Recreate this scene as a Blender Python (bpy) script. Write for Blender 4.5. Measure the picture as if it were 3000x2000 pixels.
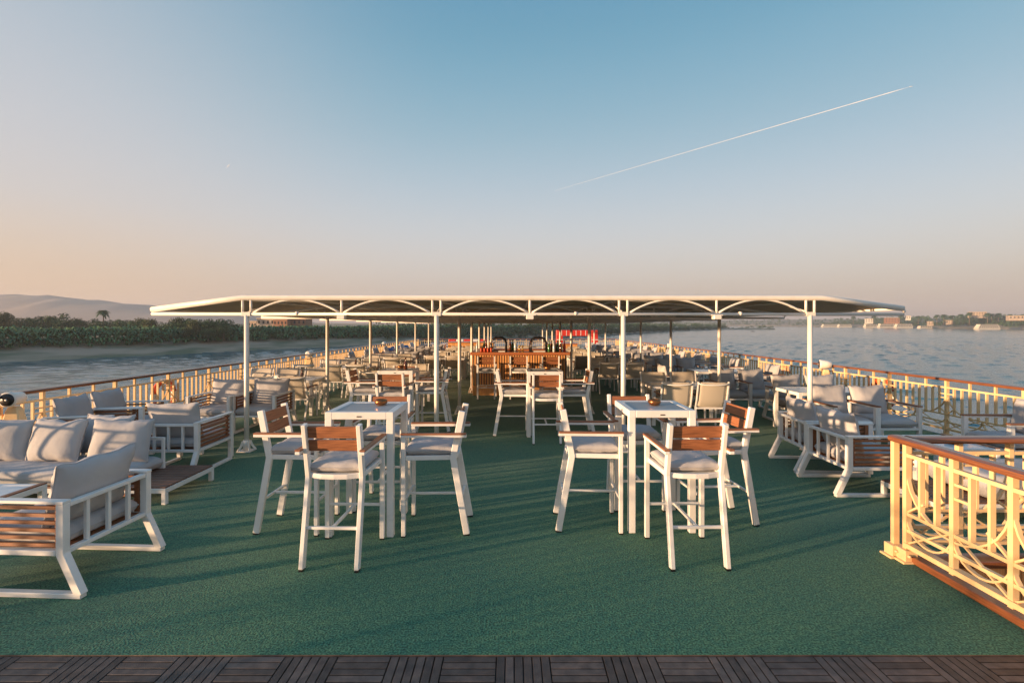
import bpy, bmesh, math, random
from mathutils import Vector, Matrix, noise

for o in list(bpy.data.objects): bpy.data.objects.remove(o)
S = bpy.context.scene
R = math.radians
random.seed(7)

# ---------------------------------------------------------------- camera
FPX, HZ, CAMZ = 1417.0, 956.0, 1.85          # focal in px of the 3000 px photo, deck horizon row, eye height
cam = bpy.data.cameras.new('camera'); camo = bpy.data.objects.new('camera', cam)
S.collection.objects.link(camo)
camo.location = (0, 0, CAMZ); camo.rotation_euler = (R(90), 0, 0)
cam.sensor_width = 36; cam.lens = FPX * 36 / 3000
cam.shift_y = (HZ - 1000) / 3000
cam.clip_start = .05; cam.clip_end = 60000
S.camera = camo

# ---------------------------------------------------------------- sky, sun, exposure
SUN_EL, SUN_AZ = 3.2, 22.0                   # light comes from the left (-x) and a little from behind the camera
tosun = Vector((-math.cos(R(SUN_AZ)), -math.sin(R(SUN_AZ)), math.tan(R(SUN_EL)))).normalized()
W = bpy.data.worlds.new('World'); S.world = W; W.use_nodes = True
nt = W.node_tree; nt.nodes.clear()
sky = nt.nodes.new('ShaderNodeTexSky'); sky.sky_type = 'NISHITA'; sky.sun_disc = False
sky.sun_elevation = R(SUN_EL); sky.sun_rotation = math.atan2(tosun.x, tosun.y)
sky.altitude = 80; sky.air_density = 1.0; sky.dust_density = 1.6; sky.ozone_density = 1.6
EXPO = 1.28
bg = nt.nodes.new('ShaderNodeBackground'); bg.inputs[1].default_value = .15
wo = nt.nodes.new('ShaderNodeOutputWorld'); nt.links.new(bg.outputs[0], wo.inputs[0])
def lin(c): return tuple(((v / 255 + .055) / 1.055) ** 2.4 if v > 10 else v / 255 / 12.92 for v in c)
wt = nt.nodes.new('ShaderNodeTexCoord'); sep = nt.nodes.new('ShaderNodeSeparateXYZ'); nt.links.new(wt.outputs['Generated'], sep.inputs[0])
def ramp(stops, src):
    r = nt.nodes.new('ShaderNodeValToRGB'); r.color_ramp.interpolation = 'B_SPLINE'
    while len(r.color_ramp.elements) < len(stops): r.color_ramp.elements.new(.5)
    for e, (p, c) in zip(r.color_ramp.elements, stops): e.position = p; e.color = (*lin(c), 1)
    nt.links.new(src, r.inputs[0]); return r.outputs[0]
cool = ramp([(0, (186, 166, 160)), (.05, (200, 181, 172)), (.11, (214, 204, 198)), (.18, (210, 212, 216)), (.27, (186, 204, 218)), (.365, (154, 190, 208)), (.47, (121, 175, 201)), (.56, (96, 159, 189)), (.8, (100, 158, 202)), (1, (100, 158, 206))], sep.outputs[2])
warm = ramp([(0, (212, 172, 148)), (.05, (222, 184, 156)), (.12, (224, 198, 178)), (.2, (214, 207, 206)), (.35, (202, 206, 214)), (.5, (174, 192, 206)), (.7, (135, 175, 205)), (1, (100, 158, 206))], sep.outputs[2])
dt = nt.nodes.new('ShaderNodeVectorMath'); dt.operation = 'DOT_PRODUCT'; dt.inputs[1].default_value = tosun; nt.links.new(wt.outputs['Generated'], dt.inputs[0])
sm = nt.nodes.new('ShaderNodeMapRange'); sm.interpolation_type = 'SMOOTHSTEP'; sm.inputs[1].default_value = -.22; sm.inputs[2].default_value = .52; nt.links.new(dt.outputs['Value'], sm.inputs[0])
mx = nt.nodes.new('ShaderNodeMix'); mx.data_type = 'RGBA'; nt.links.new(sm.outputs[0], mx.inputs['Factor']); nt.links.new(cool, mx.inputs['A']); nt.links.new(warm, mx.inputs['B'])
sc_ = nt.nodes.new('ShaderNodeVectorMath'); sc_.operation = 'SCALE'; sc_.inputs['Scale'].default_value = 1 / (.15 * 2 ** EXPO); nt.links.new(mx.outputs['Result'], sc_.inputs[0])
m2 = nt.nodes.new('ShaderNodeMix'); m2.data_type = 'RGBA'; m2.inputs['Factor'].default_value = .86   # dusty air: most of the clear-sky colour is veiled by the evening haze
nt.links.new(sky.outputs[0], m2.inputs['A']); nt.links.new(sc_.outputs[0], m2.inputs['B']); nt.links.new(m2.outputs['Result'], bg.inputs[0])
sl = bpy.data.lights.new('sun', 'SUN'); sl.energy = 5.0; sl.angle = R(.8); sl.color = (1, .64, .36)
so = bpy.data.objects.new('sun', sl); S.collection.objects.link(so)
so.rotation_euler = tosun.to_track_quat('Z', 'Y').to_euler()
S.view_settings.view_transform = 'Standard'; S.view_settings.look = 'None'
S.view_settings.exposure = EXPO; S.view_settings.gamma = 1

# ---------------------------------------------------------------- materials
def mat(name, col, rough=.5, metal=0, col2=None, scale=8, stretch=(1, 1, 1), bump=0, bscale=60, detail=4,
        spec=.5, lo=.35, hi=.65, island=0, rnd=True, trans=0, backcol=None, coat=0, ior=None):
    m = bpy.data.materials.new(name); m.use_nodes = True
    n = m.node_tree.nodes; l = m.node_tree.links; p = n['Principled BSDF']
    p.inputs['Roughness'].default_value = rough; p.inputs['Metallic'].default_value = metal
    p.inputs['Specular IOR Level'].default_value = spec
    p.inputs['Base Color'].default_value = (*col, 1)
    if coat: p.inputs['Coat Weight'].default_value = coat; p.inputs['Coat Roughness'].default_value = .15
    if trans: p.inputs['Transmission Weight'].default_value = trans
    if ior: p.inputs['IOR'].default_value = ior
    tc = n.new('ShaderNodeTexCoord'); vec = tc.outputs['Object']
    if rnd:
        oi = n.new('ShaderNodeObjectInfo'); mu = n.new('ShaderNodeMath'); mu.operation = 'MULTIPLY'
        mu.inputs[1].default_value = 37.0; l.new(oi.outputs['Random'], mu.inputs[0])
        va = n.new('ShaderNodeVectorMath'); l.new(vec, va.inputs[0]); l.new(mu.outputs[0], va.inputs[1]); vec = va.outputs[0]
    out = None
    if col2:
        mp = n.new('ShaderNodeMapping'); mp.inputs['Scale'].default_value = stretch; l.new(vec, mp.inputs[0])
        t = n.new('ShaderNodeTexNoise'); t.inputs['Scale'].default_value = scale; t.inputs['Detail'].default_value = detail
        l.new(mp.outputs[0], t.inputs['Vector'])
        r = n.new('ShaderNodeValToRGB'); r.color_ramp.elements[0].position = lo; r.color_ramp.elements[1].position = hi
        r.color_ramp.elements[0].color = (*col, 1); r.color_ramp.elements[1].color = (*col2, 1)
        l.new(t.outputs[0], r.inputs[0]); out = r.outputs[0]
    if island:
        g = n.new('ShaderNodeNewGeometry'); mr = n.new('ShaderNodeMapRange')
        mr.inputs[3].default_value = 1 - island; mr.inputs[4].default_value = 1 + island
        l.new(g.outputs['Random Per Island'], mr.inputs[0])
        mx = n.new('ShaderNodeVectorMath'); mx.operation = 'SCALE'
        if out: l.new(out, mx.inputs[0])
        else: mx.inputs[0].default_value = col
        l.new(mr.outputs[0], mx.inputs['Scale']); out = mx.outputs[0]
    if backcol:
        g2 = n.new('ShaderNodeNewGeometry'); mi = n.new('ShaderNodeMix'); mi.data_type = 'RGBA'
        l.new(g2.outputs['Backfacing'], mi.inputs['Factor'])
        if out: l.new(out, mi.inputs['A'])
        else: mi.inputs['A'].default_value = (*col, 1)
        mi.inputs['B'].default_value = (*backcol, 1); out = mi.outputs['Result']
    if out: l.new(out, p.inputs['Base Color'])
    if bump:
        t2 = n.new('ShaderNodeTexNoise'); t2.inputs['Scale'].default_value = bscale; t2.inputs['Detail'].default_value = 5
        mp2 = n.new('ShaderNodeMapping'); mp2.inputs['Scale'].default_value = stretch; l.new(vec, mp2.inputs[0])
        l.new(mp2.outputs[0], t2.inputs['Vector'])
        b = n.new('ShaderNodeBump'); b.inputs['Strength'].default_value = bump; b.inputs['Distance'].default_value = .01
        l.new(t2.outputs[0], b.inputs['Height']); l.new(b.outputs[0], p.inputs['Normal'])
    return m

M = {}
M['white'] = mat('white_powder_coat', (.74, .72, .69), .42, col2=(.80, .79, .77), scale=5, bump=.02, bscale=300)
M['cream'] = mat('cream_gloss_paint', (.80, .56, .30), .35, col2=(.70, .47, .24), scale=9, lo=.45, hi=.8, bump=.04, bscale=40)
M['canopyframe'] = mat('canopy_paint', (.80, .75, .68), .35, col2=(.74, .68, .60), scale=7, lo=.4, hi=.75, bump=.03, bscale=60)
M['teakx'] = mat('teak_x', (.19, .070, .030), .5, col2=(.37, .142, .060), scale=6, stretch=(1.2, 22, 22), detail=6, bump=.15, bscale=20)
M['teaky'] = mat('teak_y', (.20, .072, .030), .5, col2=(.35, .14, .06), scale=6, stretch=(22, 1.2, 22), detail=6, bump=.15, bscale=20)
M['teakdull'] = mat('weathered_teak', (.12, .062, .040), .6, col2=(.20, .105, .070), scale=6, stretch=(22, 1.2, 22), detail=6, island=.15)
M['varnish'] = mat('varnished_handrail', (.155, .055, .024), .32, col2=(.25, .090, .036), scale=5, stretch=(20, 1, 20), coat=.35)
M['fabric'] = mat('grey_canvas', (.40, .388, .392), .9, col2=(.47, .457, .46), scale=3, bump=.55, bscale=11, spec=.15)
M['fabricdk'] = mat('cool_grey_canvas', (.36, .36, .38), .9, col2=(.42, .42, .44), scale=3, bump=.55, bscale=11, spec=.15)
M['glass'] = mat('frosted_table_glass', (.56, .61, .64), .10, col2=(.60, .65, .68), scale=2, spec=.6)
M['glasswhite'] = mat('white_table_glass', (.72, .75, .77), .18, spec=.6)
M['copper'] = mat('aged_copper', (.34, .13, .04), .3, metal=.85, col2=(.22, .09, .04), scale=25, bump=.1, bscale=60)
M['dark'] = mat('black_plastic', (.012, .012, .014), .35)
M['darkgrey'] = mat('dark_grey', (.06, .06, .065), .5)
M['canvasroof'] = mat('awning_canvas', (.46, .38, .28), .85, col2=(.52, .43, .32), scale=2, spec=.2)
M['red'] = mat('red_vinyl', (.55, .03, .02), .4, col2=(.62, .05, .03), scale=4)
M['orange'] = mat('lifebuoy_orange', (.65, .10, .03), .5, col2=(.55, .08, .03), scale=9)
M['offwhite'] = mat('off_white', (.72, .70, .66), .5)
M['barwood'] = mat('bar_wood', (.68, .31, .105), .42, col2=(.80, .42, .17), scale=5, stretch=(16, 16, 1), island=.18)
M['barwoodx'] = mat('bar_top_wood', (.36, .12, .045), .35, col2=(.48, .17, .065), scale=5, stretch=(1, 16, 16), coat=.3)
M['sling'] = None
M['bottlegreen'] = mat('green_bottle_glass', (.02, .12, .03), .1, spec=.8)
M['bottlebrown'] = mat('brown_bottle_glass', (.10, .03, .01), .1, spec=.8)
M['bottleclear'] = mat('pale_bottle_glass', (.5, .55, .55), .1, spec=.8)
M['gold'] = mat('brass', (.55, .35, .09), .25, metal=.9)
M['foliage'] = mat('foliage', (.026, .066, .034), .7, col2=(.058, .115, .05), scale=.35, island=.45, spec=.2)
M['foliage2'] = mat('foliage_dry', (.045, .072, .034), .7, col2=(.095, .105, .052), scale=.35, island=.45, spec=.2)
M['crop'] = mat('crop_leaves', (.045, .115, .050), .6, col2=(.10, .19, .075), scale=.2, island=.4, spec=.3)
M['bark'] = mat('bark', (.10, .075, .055), .9, col2=(.16, .12, .09), scale=3, bump=.4, bscale=8)
M['mud'] = mat('mud_bank', (.40, .295, .215), .95, col2=(.14, .15, .09), scale=.22, stretch=(.25, .25, 3.2), lo=.40, hi=.60, bump=.8, bscale=.5, rnd=False, detail=8)
M['hill'] = mat('desert_rock', (.29, .235, .205), .95, col2=(.34, .275, .24), scale=.01, bump=.5, bscale=.02, rnd=False)
M['plaster'] = mat('pale_plaster', (.52, .42, .32), .9, col2=(.42, .32, .24), scale=.3)
M['brick'] = mat('red_brick_wall', (.34, .17, .10), .9, col2=(.28, .14, .09), scale=.5)
M['window'] = mat('window_dark', (.03, .035, .04), .15)
M['boatwhite'] = mat('boat_white', (.74, .68, .58), .45, col2=(.66, .60, .50), scale=.3)
M['boatdark'] = mat('boat_dark_glass', (.05, .05, .05), .2)
M['contrail'] = mat('ice_trail', (.85, .85, .86), 1, spec=0); M['contrail'].node_tree.nodes['Principled BSDF'].inputs['Alpha'].default_value = .5
M['hull'] = mat('hull_white', (.66, .64, .60), .4, col2=(.58, .55, .50), scale=.6)
M['towelblue'] = mat('blue_towel', (.06, .12, .28), .9, col2=(.10, .17, .33), scale=6)

def slingmat():
    m = bpy.data.materials.new('woven_sling'); m.use_nodes = True
    n = m.node_tree.nodes; l = m.node_tree.links; p = n['Principled BSDF']; p.inputs['Roughness'].default_value = .75
    tc = n.new('ShaderNodeTexCoord'); sp = n.new('ShaderNodeSeparateXYZ'); l.new(tc.outputs['UV'], sp.inputs[0])
    res = []
    for a, k in ((0, 78.0), (1, 78.0)):
        mu = n.new('ShaderNodeMath'); mu.operation = 'MULTIPLY'; mu.inputs[1].default_value = k; l.new(sp.outputs[a], mu.inputs[0])
        sn = n.new('ShaderNodeMath'); sn.operation = 'SINE'; l.new(mu.outputs[0], sn.inputs[0]); res.append(sn)
    pr = n.new('ShaderNodeMath'); pr.operation = 'MULTIPLY'; l.new(res[0].outputs[0], pr.inputs[0]); l.new(res[1].outputs[0], pr.inputs[1])
    r = n.new('ShaderNodeValToRGB'); r.color_ramp.elements[0].position = .35; r.color_ramp.elements[1].position = .65
    r.color_ramp.elements[0].color = (.34, .285, .225, 1); r.color_ramp.elements[1].color = (.68, .61, .50, 1)
    mr = n.new('ShaderNodeMapRange'); mr.inputs[1].default_value = -1; l.new(pr.outputs[0], mr.inputs[0])
    l.new(mr.outputs[0], r.inputs[0]); l.new(r.outputs[0], p.inputs['Base Color'])
    return m
M['sling'] = slingmat()

def turfmat():
    m = bpy.data.materials.new('artificial_turf'); m.use_nodes = True
    n = m.node_tree.nodes; l = m.node_tree.links; p = n['Principled BSDF']
    p.inputs['Roughness'].default_value = .85; p.inputs['Specular IOR Level'].default_value = .12
    p.inputs['Sheen Weight'].default_value = .12
    tc = n.new('ShaderNodeTexCoord')
    def nz(sc, det=3, st=(1, 1, 1)):
        mp = n.new('ShaderNodeMapping'); mp.inputs['Scale'].default_value = st; l.new(tc.outputs['Object'], mp.inputs[0])
        t = n.new('ShaderNodeTexNoise'); t.inputs['Scale'].default_value = sc; t.inputs['Detail'].default_value = det
        l.new(mp.outputs[0], t.inputs[0]); return t
    fine, mid, big = nz(85, 2), nz(20, 4), nz(.8, 6)
    r = n.new('ShaderNodeValToRGB'); e = r.color_ramp.elements
    e[0].position = .34; e[0].color = (.006, .056, .036, 1); e[1].position = .66; e[1].color = (.095, .280, .172, 1)
    l.new(fine.outputs[0], r.inputs[0])
    r2 = n.new('ShaderNodeValToRGB'); r2.color_ramp.elements[0].position = .38; r2.color_ramp.elements[1].position = .62
    r2.color_ramp.elements[0].color = (.72, .86, .90, 1); r2.color_ramp.elements[1].color = (1.25, 1.08, 1.0, 1)
    l.new(mid.outputs[0], r2.inputs[0])
    r3 = n.new('ShaderNodeValToRGB'); r3.color_ramp.elements[0].position = .35; r3.color_ramp.elements[1].position = .7
    r3.color_ramp.elements[0].color = (.78, .92, .95, 1); r3.color_ramp.elements[1].color = (1.3, 1.08, .95, 1)
    l.new(big.outputs[0], r3.inputs[0])
    def mul(a, b):
        x = n.new('ShaderNodeMix'); x.data_type = 'RGBA'; x.blend_type = 'MULTIPLY'; x.inputs['Factor'].default_value = 1
        l.new(a, x.inputs['A']); l.new(b, x.inputs['B']); return x.outputs['Result']
    l.new(mul(mul(r.outputs[0], r2.outputs[0]), r3.outputs[0]), p.inputs['Base Color'])
    b = n.new('ShaderNodeBump'); b.inputs['Strength'].default_value = .5; b.inputs['Distance'].default_value = .010
    l.new(fine.outputs[0], b.inputs['Height']); l.new(b.outputs[0], p.inputs['Normal'])
    return m
M['turf'] = turfmat()
M['tile'] = mat('dark_decking', (.068, .050, .043), .55, col2=(.125, .091, .076), scale=5, stretch=(3, 3, 3), island=.35, bump=.3, bscale=50, rnd=False)

def watermat():
    m = bpy.data.materials.new('river_water'); m.use_nodes = True
    n = m.node_tree.nodes; l = m.node_tree.links; p = n['Principled BSDF']
    p.inputs['Base Color'].default_value = (.018, .120, .145, 1); p.inputs['Roughness'].default_value = .12; p.inputs['IOR'].default_value = 1.33
    tc = n.new('ShaderNodeTexCoord')
    def nz(sc, st, det):
        mp = n.new('ShaderNodeMapping'); mp.inputs['Scale'].default_value = st; l.new(tc.outputs['Object'], mp.inputs[0])
        t = n.new('ShaderNodeTexNoise'); t.inputs['Scale'].default_value = sc; t.inputs['Detail'].default_value = det; l.new(mp.outputs[0], t.inputs[0]); return t
    a = nz(1.6, (1, 1.3, 1), 4)
    b = n.new('ShaderNodeBump'); b.inputs['Distance'].default_value = .12; b.inputs['Strength'].default_value = .6
    l.new(a.outputs[0], b.inputs['Height']); l.new(b.outputs[0], p.inputs['Normal'])
    return m
M['water'] = watermat()

# ---------------------------------------------------------------- mesh helpers
class MB:
    def __init__(s): s.v = []; s.f = []; s.sm = []; s.uv = {}
    def add(s, vs, fs, smooth=False):
        b = len(s.v); s.v += [tuple(v) for v in vs]
        for f in fs: s.f.append([b + i for i in f]); s.sm.append(smooth)
    def box(s, c, d, rot=None):
        x, y, z = d[0] / 2, d[1] / 2, d[2] / 2
        vs = [Vector((i, j, k)) for i in (-x, x) for j in (-y, y) for k in (-z, z)]
        if rot is not None: vs = [rot @ v for v in vs]
        c = Vector(c); s.add([v + c for v in vs], [(0, 1, 3, 2), (4, 6, 7, 5), (0, 4, 5, 1), (2, 3, 7, 6), (0, 2, 6, 4), (1, 5, 7, 3)]); return s
    def b2(s, a, b): return s.box([(a[i] + b[i]) / 2 for i in range(3)], [abs(b[i] - a[i]) for i in range(3)])
    def path(s, pts, w, h, side=Vector((1, 0, 0))):
        """rectangular section swept along pts; w is measured along side, h across it in the plane of travel"""
        P = [Vector(p) for p in pts]; vs = []
        for i, p in enumerate(P):
            t0 = (P[i] - P[i - 1]).normalized() if i else None
            t1 = (P[i + 1] - P[i]).normalized() if i < len(P) - 1 else None
            t = ((t0 or t1) + (t1 or t0)).normalized()
            sd = (side - t * side.dot(t)).normalized(); u = t.cross(sd).normalized()
            k = 1 / max(.4, t.dot(t0 or t1))
            for a, b in ((-1, -1), (1, -1), (1, 1), (-1, 1)): vs.append(p + sd * a * w / 2 + u * b * h / 2 * k)
        fs = [(3, 2, 1, 0)]
        for i in range(len(P) - 1):
            q = i * 4
            for j in range(4): fs.append((q + j, q + (j + 1) % 4, q + 4 + (j + 1) % 4, q + 4 + j))
        q = (len(P) - 1) * 4; fs.append((q, q + 1, q + 2, q + 3)); s.add(vs, fs); return s
    def tube(s, pts, r, n=8, taper=None, closed=False):
        P = [Vector(p) for p in pts]; vs = []; N = len(P)
        for i, p in enumerate(P):
            a = P[i - 1] if (i or closed) else P[i]; b = P[(i + 1) % N] if (i < N - 1 or closed) else P[i]
            t = (b - a).normalized(); ref = Vector((0, 0, 1)) if abs(t.z) < .9 else Vector((1, 0, 0))
            u = t.cross(ref).normalized(); w = u.cross(t)
            rr = r if taper is None else taper[i]
            for k in range(n):
                an = 2 * math.pi * k / n; vs.append(p + u * math.cos(an) * rr + w * math.sin(an) * rr)
        fs = []
        for i in range(N if closed else N - 1):
            q = i * n; q2 = ((i + 1) % N) * n
            for k in range(n): fs.append((q + k, q + (k + 1) % n, q2 + (k + 1) % n, q2 + k))
        b = len(s.f); s.add(vs, fs, True)
        if not closed:
            o = len(s.v) - len(vs)
            s.f.append([o + k for k in reversed(range(n))]); s.sm.append(False)
            s.f.append([o + (N - 1) * n + k for k in range(n)]); s.sm.append(False)
        return s
    def lathe(s, prof, n=20, c=(0, 0, 0), axis=None):
        vs = []; A = Matrix.Identity(3) if axis is None else axis
        for r, z in prof:
            for k in range(n):
                a = 2 * math.pi * k / n; vs.append(A @ Vector((r * math.cos(a), r * math.sin(a), z)) + Vector(c))
        fs = []
        for i in range(len(prof) - 1):
            for k in range(n): fs.append((i * n + k, i * n + (k + 1) % n, (i + 1) * n + (k + 1) % n, (i + 1) * n + k))
        s.add(vs, fs, True)
        o = len(s.v) - len(vs)
        if prof[0][0] > 1e-4: s.f.append([o + k for k in reversed(range(n))]); s.sm.append(False)
        if prof[-1][0] > 1e-4: s.f.append([o + (len(prof) - 1) * n + k for k in range(n)]); s.sm.append(False)
        return s
    def pillow(s, w, h, t, seed=0, ex=4, pw=.5, pinch=.05, wr=.012, n=16, flat=False, mtx=None):
        """soft cushion; lies in XZ facing +-Y (flat=True lies in XY); wrinkled by noise"""
        vs = []; fs = []
        def pt(u, v, sg):
            x = w / 2 * u * (1 - pinch * (1 - v * v)); z = h / 2 * v * (1 - pinch * (1 - u * u))
            k = max(0, (1 - abs(u) ** ex) * (1 - abs(v) ** ex)) ** pw
            q = noise.noise(Vector((u * 2.2 + seed * 3.1, v * 2.2, sg + seed)))
            q2 = noise.noise(Vector((u * 6 + seed, v * 3 + seed * 2, sg * 2.0))) + .7 * noise.noise(Vector(((u + v) * 5 + seed, (u - v) * 1.6, sg * 3.0))) * min(1, abs(u * v) * 2.5)
            edge = max(abs(u), abs(v)) ** 3
            y = sg * t / 2 * k * (1 + .12 * q) + wr * (q2 * edge + .4 * q) * (k > 0)
            z += wr * 1.2 * noise.noise(Vector((u * 2.5, seed * 7.7, v)))
            p = Vector((x, y, z))
            if flat: p = Vector((x, z, y))
            return (mtx @ p) if mtx is not None else p
        G = [math.sin(math.pi / 2 * (-1 + 2 * i / n)) for i in range(n + 1)]
        for sg in (-1, 1):
            b = len(vs)
            for i in range(n + 1):
                for j in range(n + 1): vs.append(pt(G[i], G[j], sg))
            for i in range(n):
                for j in range(n):
                    q = [b + i * (n + 1) + j, b + (i + 1) * (n + 1) + j, b + (i + 1) * (n + 1) + j + 1, b + i * (n + 1) + j + 1]
                    if (sg > 0) != flat: q.reverse()
                    fs.append(q)
        s.add(vs, fs, True)
        if n < 20:
            E = [(g, -1) for g in G[:-1]] + [(1, g) for g in G[:-1]] + [(g, 1) for g in G[:0:-1]] + [(-1, g) for g in G[:0:-1]]
            s.tube([tuple(pt(a, b_, 0)) for a, b_ in E], .0055, 5, closed=True)
        return s
    def mesh(s, name, m, bevel=0, weld=False):
        me = bpy.data.meshes.new(name); me.from_pydata(s.v, [], s.f); me.update()
        for p, k in zip(me.polygons, s.sm): p.use_smooth = k
        if bevel or weld:
            bm = bmesh.new(); bm.from_mesh(me)
            if weld: bmesh.ops.remove_doubles(bm, verts=bm.verts, dist=1e-4)
            if bevel: bmesh.ops.bevel(bm, geom=list(bm.edges), offset=bevel, segments=1, affect='EDGES', clamp_overlap=True)
            bm.to_mesh(me); bm.free()
        if m is not None: me.materials.append(m)
        return me
    def build(s, name, m, parent=None, bevel=0, weld=False, loc=(0, 0, 0), rot=0):
        o = bpy.data.objects.new(name, s.mesh(name, m, bevel, weld)); S.collection.objects.link(o)
        o.parent = parent; o.location = loc; o.rotation_euler = (0, 0, rot); return o

def tag(o, label=None, cat=None, group=None, kind=None):
    for k, v in (('label', label), ('category', cat), ('group', group), ('kind', kind)):
        if v: o[k] = v
    return o
def empty(name, loc=(0, 0, 0), rz=0, **k):
    o = bpy.data.objects.new(name, None); S.collection.objects.link(o)
    o.location = loc; o.rotation_euler = (0, 0, rz); o.empty_display_size = .1; return tag(o, **k)
KIDS = {}
def copy_tree(o, parent=None):
    c = o.copy(); S.collection.objects.link(c); c.parent = parent
    for ch in list(o.children): copy_tree(ch, c)
    return c
USED = set()
def place(proto, x, y, deg, label, group=None, z=0, scale=1):
    o = proto if proto.name not in USED else copy_tree(proto)
    if o is proto: USED.add(proto.name)
    o.location = (x, y, z); o.rotation_euler = (0, 0, R(deg)); o.scale = (scale,) * 3
    o['label'] = label
    if group: o['group'] = group
    return o
def rx(a): return Matrix.Rotation(R(a), 3, 'X')
def ry(a): return Matrix.Rotation(R(a), 3, 'Y')
def rz(a): return Matrix.Rotation(R(a), 3, 'Z')
V = Vector
#====SETTING====
# ---------------------------------------------------------------- ship deck (setting)
XL, XR, YB, YF = -6.68, 7.43, -8.0, 34.6     # rail lines and ends of the deck
SX0, SX1, SY0, SY1 = 3.22, 5.0, .4, 3.74     # stair opening
YT = 2.73                                    # where turf meets the decking
def sheet(rects, z): 
    m = MB()
    for x0, x1, y0, y1 in rects: m.add([(x0, y0, z), (x1, y0, z), (x1, y1, z), (x0, y1, z)], [(0, 1, 2, 3)])
    return m
t = MB()
for x0, x1, y0, y1 in ((XL + .06, SX0, YT, SY1), (XL + .06, XR - .06, SY1, YF), (SX1, XR - .06, YT, SY1)):
    t.b2((x0, y0, -.03), (x1, y1, 0))
tag(t.build('turf', M['turf']), kind='structure')
sl_ = MB()
for x0, x1, y0, y1 in ((XL - .12, SX0, SY0, SY1), (XL - .12, XR + .12, SY1, YF + .12), (SX1, XR + .12, SY0, SY1), (XL - .12, XR + .12, YB, SY0)):
    sl_.b2((x0, y0, -.25), (x1, y1, -.035))
tag(sl_.build('deck', M['darkgrey']), kind='structure')
h = MB()
for x in (XL - .1, XR + .1): h.b2((x - .04, YB, -7.6), (x + .04, YF + .1, -.2))
h.b2((XL - .14, YF + .1, -7.6), (XR + .14, YF + .18, -.2)); h.b2((XL - .14, YB - .08, -7.6), (XR + .14, YB, -.2))
tag(h.build('ship_hull', M['hull']), kind='structure')
td = MB(); TS = .297; SL = TS / 6
x_start = .507 - TS * 25
for i in range(50):
    for j in range(14):
        x0 = x_start + i * TS; y1 = YT - .004 - j * TS
        if x0 < XL or x0 + TS > SX0 - .0: 
            if not (x0 > SX1 and x0 + TS < XR): continue
        alongy = (i + j) % 2 == 1
        for k in range(6):
            g = .0032
            if alongy: td.b2((x0 + k * SL + g, y1 - TS + g, -.03), (x0 + (k + 1) * SL - g, y1 - g, -.006))
            else: td.b2((x0 + g, y1 - TS + k * SL + g, -.03), (x0 + TS - g, y1 - TS + (k + 1) * SL - g, -.006))
tag(td.build('deck_tiles', M['tile'], bevel=.0018), kind='structure')
# strip of wood between tiles and turf
eb = MB(); eb.b2((XL + .06, YT - .003, -.028), (SX0, YT + .004, -.001))
tag(eb.build('deck_edge_strip', M['tile']), kind='structure')

# stairwell opening: inner walls, coaming, steps
st = empty('stairwell', ((SX0 + SX1) / 2, (SY0 + SY1) / 2, 0), label='stair opening in the deck with varnished wooden coaming inside the cream railing', cat='stairwell')
ox, oy = -(SX0 + SX1) / 2, -(SY0 + SY1) / 2
c = MB()
c.b2((SX0 - .10 + ox, SY0 + oy, .002), (SX0 + .05 + ox, SY1 + .05 + oy, .055)); c.build('coaming', M['varnish'], st, bevel=.006)
c = MB(); c.b2((SX0 + .053 + ox, SY1 - .05 + oy, .002), (SX1 + .10 + ox, SY1 + .10 + oy, .055)); c.build('coaming', M['varnish'], st, bevel=.006)
c = MB()
for k in range(14): c.b2((SX0 + .053 + k * .128 + ox, SY1 - .03 + oy, -2.4), (SX0 + .053 + k * .128 + .122 + ox, SY1 + oy, 0))
c.build('inner_panel', M['barwood'], st)
c = MB(); c.b2((SX0 + ox, SY0 + oy, -2.4), (SX0 + .03 + ox, SY1 - .03 + oy, 0)); c.b2((SX1 - .03 + ox, SY0 + oy, -2.4), (SX1 + ox, SY1 - .03 + oy, 0)); c.build('side_panel', M['barwood'], st)
for k in range(8):
    c = MB(); c.b2((SX0 + .04 + ox, SY1 - .35 - k * .26 + oy, -2.3 + k * .26), (SX1 - .04 + ox, SY1 - .07 - k * .26 + oy, -2.26 + k * .26)); c.build('step', M['teakx'], st)
c = MB(); c.b2((SX0 + ox, SY0 + oy, -2.5), (SX1 + ox, SY1 + oy, -2.42)); c.build('landing', M['darkgrey'], st)

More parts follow.
